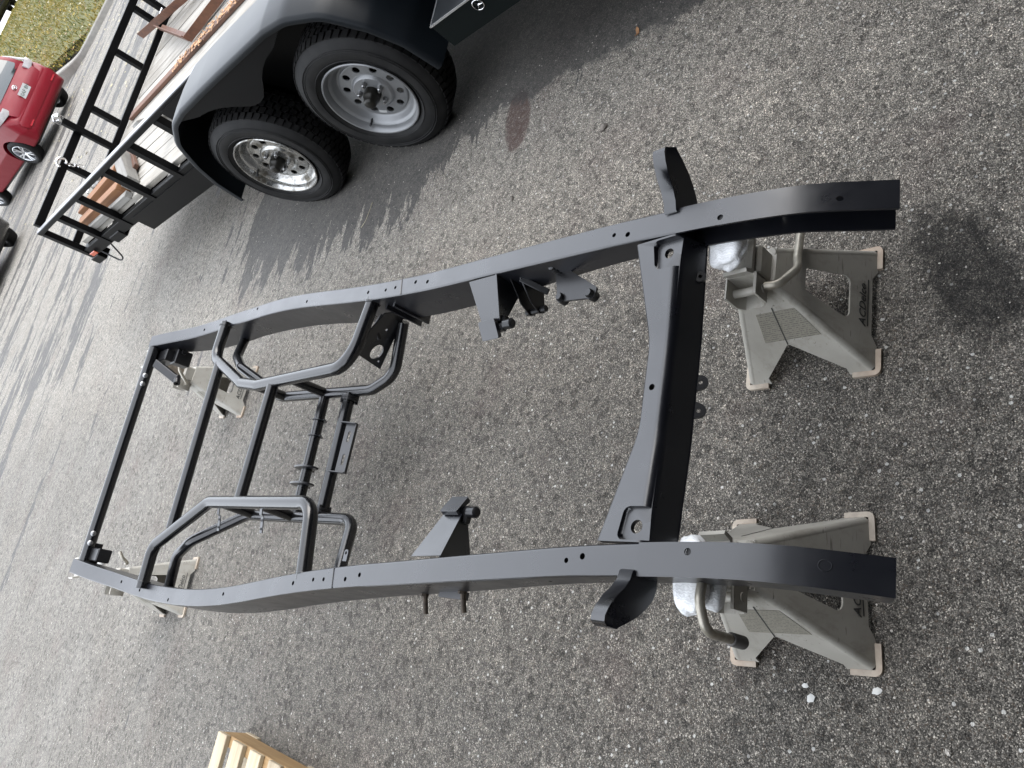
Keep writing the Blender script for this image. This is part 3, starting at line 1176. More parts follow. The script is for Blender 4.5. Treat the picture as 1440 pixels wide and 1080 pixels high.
    ta = part(mb, 'lower_tube', 'black_tube', smooth=60)
    for x, big in ((.122, 0), (.064, 0), (-.05, 1), (-.108, 1)):
        mb = MB()
        pm = plane_M((x, 2.395, .26), (0, 1, 0), (1, 0, 0))
        if big:
            o = rounded([(-.058, .010), (-.040, .034), (0, .036), (.040, .030), (.066, -.012), (.058, -.046), (.030, -.050), (.012, -.026), (-.03, -.024), (-.052, -.016)], .012, 3)
            mb.plate(o, [circle(0, 0, .0188, 16)], .006, pm)
        else:
            mb.plate(circle(0, 0, .027, 18), [circle(0, 0, .0187, 16)], .003, pm)
            mb.box(-.036, -.024, -.004, .004, -.003, 0, pm)
            mb.box(.024, .036, -.004, .004, -.003, 0, pm)
        part(mb, 'tube_collar', 'black_satin', parent=ta, smooth=40)
    mb = MB()
    mb.tube([(-.212, 2.27, .232), (.210, 2.27, .240)], .021, 18)
    tb = part(mb, 'removable_tube', 'black_tube', smooth=60)
    for x in (-.196, .196):
        mb = MB()
        q = Matrix.Translation((x, 2.27, .236))
        mb.lathe([(-.008, .0205), (-.008, .031), (-.001, .031), (-.001, .0205)], 20, q, closed=True)
        mb.lathe([(.001, .0205), (.001, .031), (.008, .031), (.008, .0205)], 20, q, closed=True)
        for k in range(4):
            a = PI / 4 + k * PI / 2
            p = Vector((x, 2.27 + .026 * math.cos(a), .236 + .026 * math.sin(a)))
            mb.tube([p + Vector((-.016, 0, 0)), p + Vector((.016, 0, 0))], .0055, 8)
        part(mb, 'clamp_flange', 'black_bolt', parent=tb)
    # channel bracket with two slots on the removable tube
    mb = MB()
    bx0, bx1 = -.07, .105
    Lx = bx1 - bx0
    pm = plane_M(((bx0 + bx1) / 2, 2.222, .232), (1, 0, 0), (0, -.5, .86))
    slot = lambda c: rounded([(c - .018, -.004), (c + .018, -.004), (c + .018, .004), (c - .018, .004)], .0035, 3)
    mb.plate([(-Lx / 2, -.02), (Lx / 2, -.02), (Lx / 2, .02), (-Lx / 2, .02)], [slot(-.04), slot(.04)], .004, pm)
    for e in (-Lx / 2, Lx / 2 - .004):
        mb.box(e, e + .004, -.022, .036, -.004, .018, pm)
    mb.box(-Lx / 2, Lx / 2, -.024, -.02, -.004, .012, pm)
    part(mb, 'slotted_bracket', parent=tb, bevel=.001)

    # ---- gusset plate with a big hole by the right hoop
    mb = MB()
    A, B, C, D = Vector((.255, 2.0, .405)), Vector((.262, 2.07, .25)), Vector((.43, 1.93, .29)), Vector((.43, 1.99, .40))
    nn = (B - A).cross(C - A).normalized()
    if nn.y > 0:
        nn = -nn
    ctr = (A + B + C + D) / 4
    pm = plane_M(ctr, C - A, nn)
    inv = pm.inverted()
    o = [(inv @ p) for p in (A, B, C, D)]
    mb.plate([(p.x, p.y) for p in o], [circle((inv @ Vector((.318, 2.055, .325))).x, (inv @ Vector((.318, 2.055, .325))).y, .027, 22),
                                       circle((inv @ Vector((.285, 2.06, .285))).x, (inv @ Vector((.285, 2.06, .285))).y, .005, 8),
                                       circle((inv @ Vector((.37, 1.99, .335))).x, (inv @ Vector((.37, 1.99, .335))).y, .005, 8)], .005, pm)
    part(mb, 'gusset_plate', smooth=30)
    mb = MB()
    mb.box(.395, .455, 1.86, 1.868, .262, .40)
    mb.box(.395, .455, 1.90, 1.908, .262, .40)
    mb.tube([(.425, 1.84, .33), (.425, 1.93, .33)], .008, 10)
    mb.tube([(.418, 1.84, .285), (.418, 1.93, .285)], .006, 10)
    part(mb, 'link_bracket')
    mb = MB()
    mb.tube(fillet([(.40, 1.965, .37), (.36, 1.985, .375), (.335, 2.0, .34)], .02), .007, 10)
    part(mb, 'brake_line', 'black_bolt')

    # ---- steering bracket hanging off the right rail
    mb = MB()
    o = rounded([(.352, 1.182), (.345, 1.150), (.268, 1.040), (.240, 1.043), (.246, 1.070), (.256, 1.155), (.275, 1.160)], .008, 3)
    mb.plate(o, [], .006, Matrix.Translation((0, 0, .408)))
    sb = part(mb, 'steering_bracket', 'black_bolt', smooth=30)
    for x, y, top in ((.341, 1.166, 1), (.264, 1.146, 0), (.254, 1.056, 0)):
        mb = MB()
        pr = [(-.014, .0001), (-.014, .0125), (.005, .0125), (.005, .0105), (.010, .0105), (.014, .008), (.014, .0001)]
        if top:
            pr = [(-.006, .0001), (-.006, .0135), (.006, .0135), (.006, .0105), (.012, .0105), (.012, .013), (.020, .013), (.020, .010), (.026, .010), (.026, .0125), (.032, .0125), (.036, .009), (.036, .0001)]
        mb.lathe(pr, 14, Matrix.Translation((x, y, .404)) @ Matrix.Rotation(-PI / 2, 4, 'Y'))
        part(mb, 'bracket_boss', 'black_bolt', parent=sb)

    # ---- folded bracket behind the right engine mount
    mb = MB()
    for y0 in (1.318, 1.285):
        q = [(.349, y0, .425), (.349, y0, .335), (.292, y0, .318), (.284, y0, .335), (.300, y0, .372)]
        mb.add([Vector(p) for p in q] + [Vector(p) + Vector((0, .004, 0)) for p in q],
               [(0, 1, 2, 3, 4), (9, 8, 7, 6, 5), (0, 5, 6, 1), (1, 6, 7, 2), (2, 7, 8, 3), (3, 8, 9, 4), (4, 9, 5, 0)])
    mb.beam((.345, 1.29, .415), (.318, 1.235, .365), .016, .008, (0, 0, 1), .001)
    mb.tube([(.296, 1.335, .333), (.296, 1.268, .333)], .0085, 10)
    part(mb, 'folded_bracket', 'black_bolt', bevel=.001)

    # ---- studs under the left rail
    for s, m_, l in ((1.515, 'rusty_stud', .052), (1.355, 'rusty_stud', .065)):
        mb = MB()
        x0 = -(W_(s) + HB)
        z = Z_(s) - D_(s) + .012
        mb.tube([(x0 + .004, s, z), (x0 - .045, s - .004, z - .012)], .0065, 10)
        mb.tube([(x0 + .006, s, z), (x0 - .006, s, z)], .0105, 6)
        part(mb, 'mount_stud', m_)
    mb = MB()
    s = 1.375
    mb.box(-(W_(s) + HB) - .016, -(W_(s) + HB) + .002, 1.352, 1.44, Z_(s) - D_(s) - .004, Z_(s) - D_(s) + .012)
    part(mb, 'stud_plate')

    # ---- small tabs
    mb = MB()
    o = rounded([(-.009, 0), (.009, 0), (.009, .03), (-.009, .03)], [0, 0, .008, .008], 4)
    mb.plate(o, [circle(0, .021, .0045, 10)], .003, frame_M((-.375, 1.735, .441), (0, 1, 0), (1, 0, 0), (0, 0, 1)))
    part(mb, 'line_tab')
    for s in (2.605, 2.29):
        mb = MB()
        q = [(-.228, s, .432), (-.255, s - .002, .428), (-.262, s - .003, .42), (-.31, s - .004, .412)]
        ringz = []
        for x, y, z in q:
            ringz.append([Vector((x, y - .008, z)), Vector((x, y + .008, z)), Vector((x, y + .008, z + .003)), Vector((x, y - .008, z + .003))])
        mb.loft(ringz)
        tb_ = part(mb, 'line_tab')
        mb = MB()
        for x, z in ((-.272, .4195), (-.298, .4155)):
            mb.lathe([(0, .0001), (0, .0042), (.001, .0042), (.001, .0001)], 10, Matrix.Translation((x, s - .003, z + .0025)) @ Matrix.Rotation(-PI / 2, 4, 'Y'))
        part(mb, 'tab_hole', 'rubber', parent=tb_)

    # ---- end bracket and bump arm at the far end of the right rail, shorter twin on the left
    for sg in (-1, 1):
        mb = MB()
        mb.box(min(sg * .40, sg * .492), max(sg * .40, sg * .492), 3.578, 3.592, .462, .532)
        mb.box(min(sg * .42, sg * .474), max(sg * .42, sg * .474), 3.47, 3.576, .45, .505, None, .004)
        eb = part(mb, 'end_bracket', 'black_bolt')
        if sg > 0:
            mb = MB()
            a, b = Vector((.398, 3.50, .525)), Vector((.328, 3.38, .452))
            mb.beam(a, b, .036, .020, (0, 0, 1), .002)
            mb.lathe([(-.02, .006), (-.02, .014), (.02, .014), (.02, .006)], 16, Matrix.Translation(b) @ Matrix.Rotation(.5, 4, 'Z'), closed=True)
            part(mb, 'shackle_arm', 'black_bolt', parent=eb)
            mb = MB()
            mb.box(.415, .482, 3.44, 3.50, .40, .47, None, .004)
            mb.tube([(.47, 3.43, .445), (.47, 3.42, .445)], .012, 8)
            part(mb, 'bump_stop', 'black_bolt', parent=eb)

# ------------------------------------------------------------------ jack stands
def lump(cx_, cy_, cz_, rx, ry, rz, seed, M_=None, amp=.10):
    bm = bmesh.new()
    bmesh.ops.create_icosphere(bm, subdivisions=4, radius=1)
    from mathutils import noise as mn
    for v in bm.verts:
        d = v.co.normalized()
        # squarish bundle with creases
        k = (abs(d.x)**2.7 + abs(d.y)**2.7 + abs(d.z)**2.7) ** (-1 / 2.7)
        k *= 1 + amp * mn.noise(d * 2.2 + Vector((seed, 0, 0))) + amp * .35 * abs(mn.noise(d * 6 + Vector((0, seed, 0))))
        v.co = Vector((cx_ + d.x * k * rx, cy_ + d.y * k * ry, cz_ + d.z * k * rz))
    mb = MB()
    mb.bm(bm, M_)
    return mb

def build_stand(label, loc, rz, bw, top_z, post_top, near=True, flip=1, wrap=None):
    """pressed sheet jack stand: four-legged pyramid, ratchet post, pawl box, handle, saddle"""
    t = thing('jack_stand', label, 'jack stand', loc, rz, 'jack stands under the chassis frame')
    hb, ht, hz, pz = bw / 2 - .006, .044, top_z, .006
    leg = .088
    rc = .011
    slant = math.hypot(hb - ht, hz - pz)
    tilt = math.atan2(hb - ht, hz - pz)
    base = MB()
    sides = []
    for k in range(4):
        a = k * PI / 2                      # face 0 looks along -Y
        Rz = Matrix.Rotation(a, 4, 'Z')
        n_ = Rz @ Vector((0, -math.cos(tilt), math.sin(tilt)))
        xd = Rz @ Vector((1, 0, 0))
        o = Rz @ Vector((0, -hb, pz))
        pm = plane_M(o, xd, n_)
        sides.append((pm, o))
        wd = lambda v: hb + (ht - hb) * v / slant
        if k % 2 == 0:
            v1 = .052
            outer = [(-hb + rc, 0), (-hb + leg * .62, 0), (-hb + leg * .86, .016), (hb - leg * .86, .016), (hb - leg * .62, 0), (hb - rc, 0), (ht - rc, slant), (-ht + rc, slant)]
            g = .063
            va, vb = .078, slant * .72
            hole = [(-wd(va) + g, va), (wd(va) - g, va), (wd(vb) - g * .72, vb), (-wd(vb) + g * .72, vb)]
            holes = [rounded(hole, [.016, .016, .01, .01], 4)]
        else:
            ap = slant * .40
            outer = [(-hb + rc, 0), (-hb + leg * .62, 0), (-hb + leg * .62, .018), (-.003, ap), (.003, ap), (hb - leg * .62, .018), (hb - leg * .62, 0), (hb - rc, 0), (ht - rc, slant), (-ht + rc, slant)]
            holes = []
        base.plate(outer, holes, .004, pm)
    for sx in (-1, 1):
        for sy in (-1, 1):
            base.tube([(sx * (hb - rc), sy * (hb - rc), pz), (sx * (ht - rc), sy * (ht - rc), hz)], rc, 14)
    base.box(-ht, ht, -ht, ht, hz - .004, hz)
    bo = base.build('stand_base', M['stand'], t, smooth=50)
    # bent foot flanges
    for sx in (-1, 1):
        for sy in (-1, 1):
            mb = MB()
            c, l, wd_, r_ = bw / 2 + .004, .058, .011, .014
            pts = [Vector((sx * (c - l), sy * c, 0)), Vector((sx * c, sy * c, 0)), Vector((sx * c, sy * (c - l), 0))]
            P = fillet(pts, r_, 4)
            rings = []
            cen = Vector((sx * (c - l), sy * (c - l), 0))
            for i, p in enumerate(P):
                tdir = (P[min(i + 1, len(P) - 1)] - P[max(i - 1, 0)]).normalized()
                inn = Vector((-tdir.y, tdir.x, 0))
                if inn.dot(cen - p) < 0:
                    inn = -inn
                rings.append([p + Vector((0, 0, .001)), p + Vector((0, 0, .009)), p + inn * wd_ + Vector((0, 0, .010)), p + inn * wd_ + Vector((0, 0, .001))])
            mb.loft(rings)
            mb.build('foot_flange', M['foot'], t)
    # lettering on the lower band of the faces seen from the drive
    for k in (0,):
        pm, o = sides[k]
        q = pm @ Matrix.Translation((-.004, .043, .0012))
        text_mesh('brand_lettering', 'ACDelco', .026, M['print'], bo, q, shear=.25)
        mb = MB()
        mb.plate([(-.05, .027), (.06, .027), (.06, .0295), (-.05, .0295)], [], .0006, pm @ Matrix.Translation((0, 0, .0008)))
        mb.build('lettering_underline', M['print'], bo)
    # warning sticker on the side face towards the middle / outside
    k = 3 if flip > 0 else 3
    pm, o = sides[k]
    mb = MB()
    q = slant
    mb.plate([(-.045, q * .46), (.078, q * .46), (.056, q * .76), (-.028, q * .76)], [], .0006, pm @ Matrix.Translation((0, 0, .0009)))
    mb.build('warning_sticker', M['sticker'], bo)
    # pressed seam running down each side face
    for k in (1, 3):
        pm, o = sides[k]
        mb = MB()
        mb.plate([(-.0012, slant * .41), (.0012, slant * .41), (.0012 + .012, slant * .80), (-.0012 + .012, slant * .80)], [], .0006, pm @ Matrix.Translation((0, 0, .0013)))
        mb.build('seam', M['print'], bo)
    # collar and ratchet post
    mb = MB()
    mb.box(-.034, .034, -.034, .034, hz - .03, hz + .045, None, .006)
    mb.build('post_collar', M['stand'], t)
    mb = MB()
    mb.box(-.021, .021, -.017, .017, hz - .05, post_top, None, .003)
    z = hz + .05
    while z < post_top - .02:
        mb.box(-.024, -.020, -.012, .012, z, z + .008)
        z += .018
    mb.build('ratchet_post', M['stand_steel'], t)
    # saddle
    mb = MB()
    o_ = [(-.046, .026), (-.038, 0), (.038, 0), (.046, .026), (.039, .029), (.032, .009), (-.032, .009), (-.039, .029)]
    rings = []
    for y in (-.026, .026):
        rings.append([Vector((a, y, post_top + b)) for a, b in o_])
    mb.loft(rings)
    mb.build('saddle', M['stand'], t)
    # pawl box: U-shaped sheet with a dark mouth
    mb = MB()
    x0 = -.034 * flip
    s = -flip
    U = [(-.034, .05), (-.034, .004), (-.022, -.012), (.022, -.012), (.034, .004), (.034, .05)]
    ring = []
    for (a, b) in U:
        ring.append([Vector((x0 + s * (.05 - b) * 0 + s * .002, a, hz + .004 + b)), Vector((x0 + s * .050, a, hz + .004 + b)),
                     Vector((x0 + s * .050, a * .86, hz + .006 + b)), Vector((x0 + s * .002, a * .86, hz + .006 + b))])
    mb.loft(ring)
    mb.box(min(x0 + s * .003, x0 + s * .006), max(x0 + s * .003, x0 + s * .006), -.034, .034, hz - .01, hz + .055)
    mb.tube([(x0 + s * .026, -.036, hz + .024), (x0 + s * .026, .036, hz + .024)], .009, 12)
    mb.build('pawl_box', M['stand'], t, smooth=40)
    return t, x0 + s * .026, hz + .024

def stand_handle(t, pts, grip=True, r=.0085):
    mb = MB()
    P = fillet(pts, .03, 6)
    mb.tube(P, r, 14)
    h = mb.build('release_handle', M['rod_steel'], t, smooth=60)
    if grip:
        a, b = Vector(pts[-2]), Vector(pts[-1])
        d = (b - a).normalized()
        g = MB()
        g.tube([b - d * .028, b - d * .026, b + d * .012], [.0095, .0118, .0118], 14)
        g.build('rubber_grip', M['grip'], h, smooth=60)
    return h

def build_stands():
    # right near stand
    t, px_, pz_ = build_stand('taupe jack stand with the whole front face and triangular window showing, under the right rail', (.303, .738, 0), R(0), .298, .266, .318)
    stand_handle(t, [(-.055, -.036, pz_), (-.055, -.062, pz_ - .005), (-.01, -.086, pz_ - .035), (.02, -.075, pz_ - .05), (.125, -.06, pz_ - .09)], False)
    lump(.004, .002, .370, .050, .036, .025, 3.1, None, .2).build('wrapped_pad', M['wrap'], t, smooth=80)
    # left near stand
    t, px_, pz_ = build_stand('taupe jack stand half hidden beneath the left rail, grey grip on its handle', (-.300, .735, 0), R(4), .298, .272, .318)
    stand_handle(t, [(-.045, -.02, pz_ + .105), (-.085, -.022, pz_ + .118), (-.131, -.024, pz_ + .098), (-.133, -.026, pz_ - .004)], True)
    lump(-.037, .012, .386, .066, .030, .024, 8.3).build('wrapped_pad', M['wrap'], t, smooth=80)
    lump(-.042, -.012, .352, .050, .020, .018, 5.3).build('wrapped_pad', M['wrap'], t, smooth=80)
    # far stands, posts run up
    t, px_, pz_ = build_stand('distant jack stand below the right end of the front tube, its bent handle pointing up', (.478, 3.80, 0), R(-4), .27, .262, .462)
    stand_handle(t, [(-.055, -.036, pz_), (-.058, -.062, pz_), (-.01, -.075, pz_ + .06), (.04, -.06, pz_ + .075)], False, .0075)
    t, px_, pz_ = build_stand('distant jack stand below the left end of the front tube, with a white wrapped post', (-.515, 3.80, 0), R(5), .27, .262, .455)
    stand_handle(t, [(.055, -.036, pz_), (.058, -.055, pz_), (.075, -.06, pz_ + .03), (.10, -.05, pz_ + .045)], False, .0075)
    lump(.03, -.02, .40, .03, .03, .03, 2.2).build('wrapped_pad', M['wrap'], t, smooth=80)

# ------------------------------------------------------------------ trailer
def tyre_mesh(rad, wd, rim, seg=72, blocks=True):
    mb = MB()
    x1 = wd
    prof = [(.012, rim - .01), (.004, rim + .004), (-.006, rim + .016), (-.011, rim + .03), (-.012, (rim + rad) / 2), (-.006, rad - .045), (.004, rad - .03), (.012, rad - .016),
            (.02, rad - .012), (x1 - .02, rad - .012), (x1 - .012, rad - .016), (x1 + .006, rad - .045), (x1 + .012, (rim + rad) / 2), (x1 + .004, rim + .004), (x1 - .01, rim - .01)]
    mb.lathe(prof, seg)
    # fine rings moulded in the sidewall
    for rr in (rim + .022, rim + .066, rad - .052):
        xx = -.0125 if rr < rad - .05 else -.0075
        mb.lathe([(xx + .002, rr - .002), (xx - .001, rr), (xx + .002, rr + .002)], seg)
    if blocks:
        nb = 58
        ribs = [(.012, .044, 0), (.050, .082, .5), (.088, .118, .2), (.124, .156, .7), (.162, .194, .4)]
        sc = wd / .206
        for x0, x1, ph in ribs:
            x0, x1 = x0 * sc, x1 * sc
            for k in range(nb):
                a0 = 2 * PI * (k + ph + .10) / nb
                a1 = 2 * PI * (k + ph + .82) / nb
                sk = 2 * PI * .16 / nb
                edge = x0 < .02 or x1 > wd - .02
                vs = []
                for r_ in (rad - .0125, rad):
                    for (xx, aa) in ((x0, a0), (x1, a0 + sk), (x1, a1 + sk), (x0, a1)):
                        r2 = r_
                        if edge and r_ == rad:
                            if x0 < .02 and xx == x0:
                                r2 = rad - .009
                            if x1 > wd - .02 and xx == x1:
                                r2 = rad - .009
                        vs.append((xx, r2 * math.cos(aa), r2 * math.sin(aa)))
                mb.add(vs, [(4, 5, 6, 7), (0, 1, 5, 4), (1, 2, 6, 5), (2, 3, 7, 6), (3, 0, 4, 7)])
    return mb

def build_trailer():
    t = thing('flatbed_trailer', 'black tandem axle flatbed trailer with a weathered plank deck and silver wheels', 'trailer', (1.5278, 2.5409, 0), R(1.3))
    RT, RIM = .335, .2075
    # wheels
    for wi, yc in enumerate((0.0, .8226)):
        wh = bpy.data.objects.new('wheel', None)
        wh.empty_display_size = .1
        col.objects.link(wh)
        wh.parent = t
        wh.location = (0, yc, RT - .002)
        wh.rotation_euler = (R(17 + 40 * wi), 0, 0)
        if wi == 1:
            wh['label'] = 'farther wheel with a corroded shiny rim'
        else:
            wh['label'] = 'nearer wheel with a clean silver painted rim'
        tyre_mesh(RT, .206, RIM).build('tyre', M['tyre'], wh, smooth=40)
        rm = M['rim_silver'] if wi == 0 else M['rim_worn']
        mb = MB()
        barrel = [(-.004, .2075), (-.008, .204), (-.007, .199), (.002, .193), (.012, .189), (.022, .187), (.026, .178), (.034, .172), (.048, .166), (.056, .158), (.058, .150),
                  (.052, .146), (.050, .140), (.050, .098), (.048, .092), (.040, .086), (.036, .080), (.036, .036), (.036, .0001)]
        back = [(.044, .0001), (.044, .085), (.056, .096), (.058, .15), (.066, .158), (.09, .165), (.19, .178), (.206, .2), (.206, .2055), (.185, .186), (.02, .1945), (-.002, .2075)]
        mb.lathe(barrel + back, 64)
        rim = mb.build('rim', rm, wh, smooth=38)
        cut = MB()
        for k in range(10):
            a = 2 * PI * (k + .5) / 10
            cut.lathe([(.03, .0001), (.03, .0165), (.075, .0165), (.075, .0001)], 16, Matrix.Translation((0, .120 * math.cos(a), .120 * math.sin(a))))
        a = -.9
        cut.lathe([(-.0, .0001), (-.0, .006), (.06, .006), (.06, .0001)], 10, Matrix.Translation((.0, .176 * math.cos(a), .176 * math.sin(a))))
        co = cut.build('cutter', rm)
        co.parent = wh
        bake_diff(rim, co)
        # valve stem
        mb = MB()
        mb.tube([(.022, .176 * math.cos(a), .176 * math.sin(a)), (-.006, .166 * math.cos(a), .166 * math.sin(a))], .005, 8)
        mb.build('valve_stem', M['rubber'], wh)
        for k in range(5):
            a = 2 * PI * k / 5 + .3
            mb = MB()
            mb.lathe([(.037, .0001), (.037, .0125), (.030, .0115), (.018, .0095), (.016, .006), (.008, .0055), (.008, .0001)], 6, Matrix.Translation((0, .0572 * math.cos(a), .0572 * math.sin(a))))
            mb.build('lug_nut', M['lug'], wh, smooth=20)
        mb = MB()
        mb.lathe([(.036, .037), (.012, .036), (.002, .034), (-.002, .030), (-.018, .028), (-.026, .025), (-.030, .018), (-.031, .0001)], 28)
        mb.build('hub_cap', M['hub_cap'], wh, smooth=40)
        if wi == 0:
            mb = MB()
            mb.plate([(-.017, -.008), (.017, -.008), (.017, .008), (-.017, .008)], [], .0005,
                     Matrix.Translation((.0485, .128 * math.cos(-1.25), .128 * math.sin(-1.25))) @ Matrix.Rotation(-PI / 2, 4, 'Y') @ Matrix.Rotation(1.2, 4, 'Z'))
            mb.build('white_sticker', M['plate_white'], wh)
    # axle tubes and springs under the frame
    mb = MB()
    for yc in (0, .8226):
        mb.tube([(.06, yc, RT), (2.4, yc, RT)], .038, 12)
        mb.box(.30, .36, yc - .33, yc + .33, RT + .05, RT + .075)
    mb.build('axle', M['trailer_black'], t)
    # fender: folded strip along a teardrop outline, rolled lip, skirt between wheels
    half = [(1.262, .300), (1.238, .46), (1.180, .592), (1.075, .738), (.93, .812), (.80, .830)]
    pr = half + [(.60, .834), (.41, .834), (.22, .832)] + [(.8226 - a, b) for a, b in reversed(half)]
    path = [Vector((0, a, b)) for a, b in fillet([(a, b, 0) for a, b in pr], .16, 3) for _ in (0,)] if False else None
    P = fillet([(0, a, b) for a, b in pr], .18, 4)
    rings = []
    for i, p in enumerate(P):
        tg = (P[min(i + 1, len(P) - 1)] - P[max(i - 1, 0)]).normalized()
        nn = Vector((0, -tg.z, tg.y))
        if nn.z < 0 and abs(nn.z) > .2:
            nn = -nn
        ctr = Vector((0, .41, .35))
        if nn.dot(p - ctr) < 0:
            nn = -nn
        prof = [(-.032, -.030), (-.036, -.012), (-.030, -.002), (-.018, .002), (.06, .006), (.16, .006), (.235, .002), (.235, -.002), (.16, .002), (.06, .002), (-.018, -.002), (-.027, -.006), (-.031, -.014), (-.028, -.030)]
        rings.append([p + Vector((a, 0, 0)) + nn * b for a, b in prof])
    mb = MB()
    mb.loft(rings)
    fe = mb.build('fender', M['fender'], t, smooth=45)
    mb = MB()
    sk_low = [(.06, .752), (.14, .742), (.205, .722), (.262, .695), (.315, .66), (.362, .634), (.41, .626), (.458, .634), (.505, .66), (.558, .695), (.615, .722), (.68, .742), (.76, .752)]
    outer = [(a, b) for a, b in sk_low] + [(.90, .80), (.76, .818), (.41, .822), (.06, .818), (-.08, .80)]
    mb.plate(outer, [], .003, frame_M((-.021, 0, 0), (0, 1, 0), (0, 0, 1), (1, 0, 0)))
    mb.build('fender_skirt', M['trailer_black'], fe)
    mb = MB()
    mb.box(.222, .236, -.55, 1.3, .30, .80)
    mb.build('wheel_well_panel', M['trailer_black'], t)
    # frame rails and cross members
    mb = MB()
    Y0, Y1, X0, X1 = -3.0, 3.62, .262, 2.50
    mb.box(X0 - .022, X0 + .02, Y0, Y1, .425, .512)
    mb.build('frame_beam', M['trailer_black'], t, bevel=.004)
    mb = MB()
    mb.box(X1 - .02, X1 + .022, Y0, Y1, .425, .512)
    mb.build('frame_beam', M['trailer_black'], t)
    mb = MB()
    for k in range(12):
        y = Y0 + .05 + k * (Y1 - Y0 - .1) / 11
        mb.box(X0 + .022, X1 - .022, y - .03, y + .03, .43, .508)
    mb.build('cross_bearer', M['trailer_black'], t)
    mb = MB()
    mb.box(X0 - .030, X0 - .023, 1.30, 2.66, .325, .475)
    mb.build('side_plate', M['trailer_black'], t)
    mb = MB()
    mb.box(X0 - .03, X0 + .10, 2.95, 3.14, .40, .47, None, .006)
    mb.build('stake_box', M['trailer_black'], t)
    # deck planks
    nP = 15
    pw = (X1 - X0 - .05) / nP
    for k in range(nP):
        mb = MB()
        x = X0 + .025 + k * pw
        dz = random.uniform(-.002, .002)
        mb.box(x + .006, x + pw - .006, Y0 + random.uniform(0, .02), Y1 - .05 - random.uniform(0, .02), .5135 + dz, .549 + dz, None, .003)
        mb.build('plank', M['plank'], t, smooth=0)
    # side rails
    for x in (X0 - .008, X1 + .008):
        mb = MB()
        mb.box(x - .024, x + .024, Y0, Y1, .785, .817, None, .003)
        mb.build('side_rail', M['trailer_black'], t)
        mb = MB()
        mb.box(x - .022, x + .020, Y0 + .01, Y1 + .002, .8172, .8215)
        mb.build('rail_cap', M['rail_grey'], t)
        for y in (3.596, 3.21, 2.78, 2.255, 1.83, 1.43, .95, .4, -.2, -.8, -1.4, -2.0, -2.6):
            mb = MB()
            mb.box(x - .021, x + .021, y - .026, y + .026, .435 if x < 1 else .5, .784, None, .002)
            mb.build('rail_post', M['trailer_black'], t)
    # end gate
    yg = 3.60
    mb = MB()
    mb.box(X0 + .02, X1 - .02, yg - .022, yg + .022, .805, .862, None, .003)
    mb.build('gate_bar', M['trailer_black'], t)
    mb = MB()
    mb.box(X0 + .02, X1 - .02, yg - .02, yg + .02, .551, .600, None, .003)
    mb.build('gate_bar', M['trailer_black'], t)
    for x in (.82, 1.35, 1.91, 2.36):
        mb = MB()
        mb.box(x - .024, x + .024, yg - .019, yg + .019, .601, .804)
        mb.build('gate_post', M['trailer_black'], t)
    mb = MB()
    mb.box(1.088, 1.136, yg - .062, yg - .023, .50, .955, None, .003)
    gp = mb.build('gate_post', M['trailer_black'], t)
    mb = MB()
    mb.lathe([(-.02, .010), (-.02, .030), (.02, .030), (.02, .010)], 16, Matrix.Translation((1.112, yg - .04, .985)) @ Matrix.Rotation(.5, 4, 'Z'), closed=True)
    mb.tube([(1.08, yg - .04, .955), (1.08, yg - .04, 1.0), (1.112, yg - .04, 1.02), (1.145, yg - .04, 1.0), (1.145, yg - .04, .955)], .008, 8)
    mb.build('latch', M['chrome'], gp)
    for x in (.70, 2.45):
        mb = MB()
        mb.tube([(x - .03, yg - .03, .60), (x - .03, yg - .045, .635), (x + .03, yg - .045, .635), (x + .03, yg - .03, .60)], .007, 8)
        mb.build('hinge_pin', M['chrome'], t)
    # corner lamp block, marker lens, dangling cable
    mb = MB()
    mb.box(X0 - .035, X0 + .05, 3.50, 3.66, .365, .432, None, .004)
    lb = mb.build('lamp_block', M['trailer_black'], t)
    mb = MB()
    mb.box(X0 - .043, X0 - .0355, 3.445, 3.545, .44, .475, None, .003)
    mb.build('marker_lens', M['marker'], lb)
    mb = MB()
    mb.tube(fillet([(X0 - .02, 3.44, .43), (X0 - .06, 3.36, .30), (X0 - .06, 3.28, .31), (X0 - .02, 3.22, .44)], .05), .006, 8)
    mb.build('lamp_cable', M['rubber'], lb)
    # toolbox on the near side, ahead of the wheels
    mb = MB()
    tx0, tx1, ty0, ty1 = -.021, .22, -1.9, -.54
    mb.box(tx0, tx1, ty0, ty1, .328, .441, None, .003)
    tb = mb.build('toolbox', M['toolbox'], t)
    mb = MB()
    mb.box(tx0 + .004, tx1, ty0, ty1 - .004, .4412, .445)
    mb.build('lid', M['toolbox_lid'], tb)
    mb = MB()
    mb.box(tx0 - .002, tx0 + .0035, ty0, ty1 + .002, .4395, .4462)
    mb.box(tx0 + .0036, tx1, ty1 - .0036, ty1 + .002, .4395, .4462)
    mb.build('edge_trim', M['alu'], tb)
    # three-spoked ring emblem on the box face
    mb = MB()
    ec = Vector((tx0 - .003, -.758, .408))
    mb.tube([ec + Vector((0, .021 * math.cos(a), .021 * math.sin(a))) for a in [2 * PI * k / 32 for k in range(32)]], .0018, 8, closed=True)
    for k in range(3):
        a = PI / 2 + R(100) + k * 2 * PI / 3
        d = Vector((0, math.cos(a), math.sin(a)))
        p = Vector((0, -math.sin(a), math.cos(a)))
        mb.add([ec + p * .004, ec - p * .004, ec + d * .021, ec + Vector((-.003, 0, 0))], [(0, 2, 3), (3, 2, 1), (0, 1, 2), (0, 3, 1)])
    mb.build('emblem', M['chrome'], tb, smooth=30)

def in_trailer(x, y, z):
    a = R(1.3)
    return Vector((1.5278 + x * math.cos(a) - y * math.sin(a), 2.5409 + x * math.sin(a) + y * math.cos(a), z))

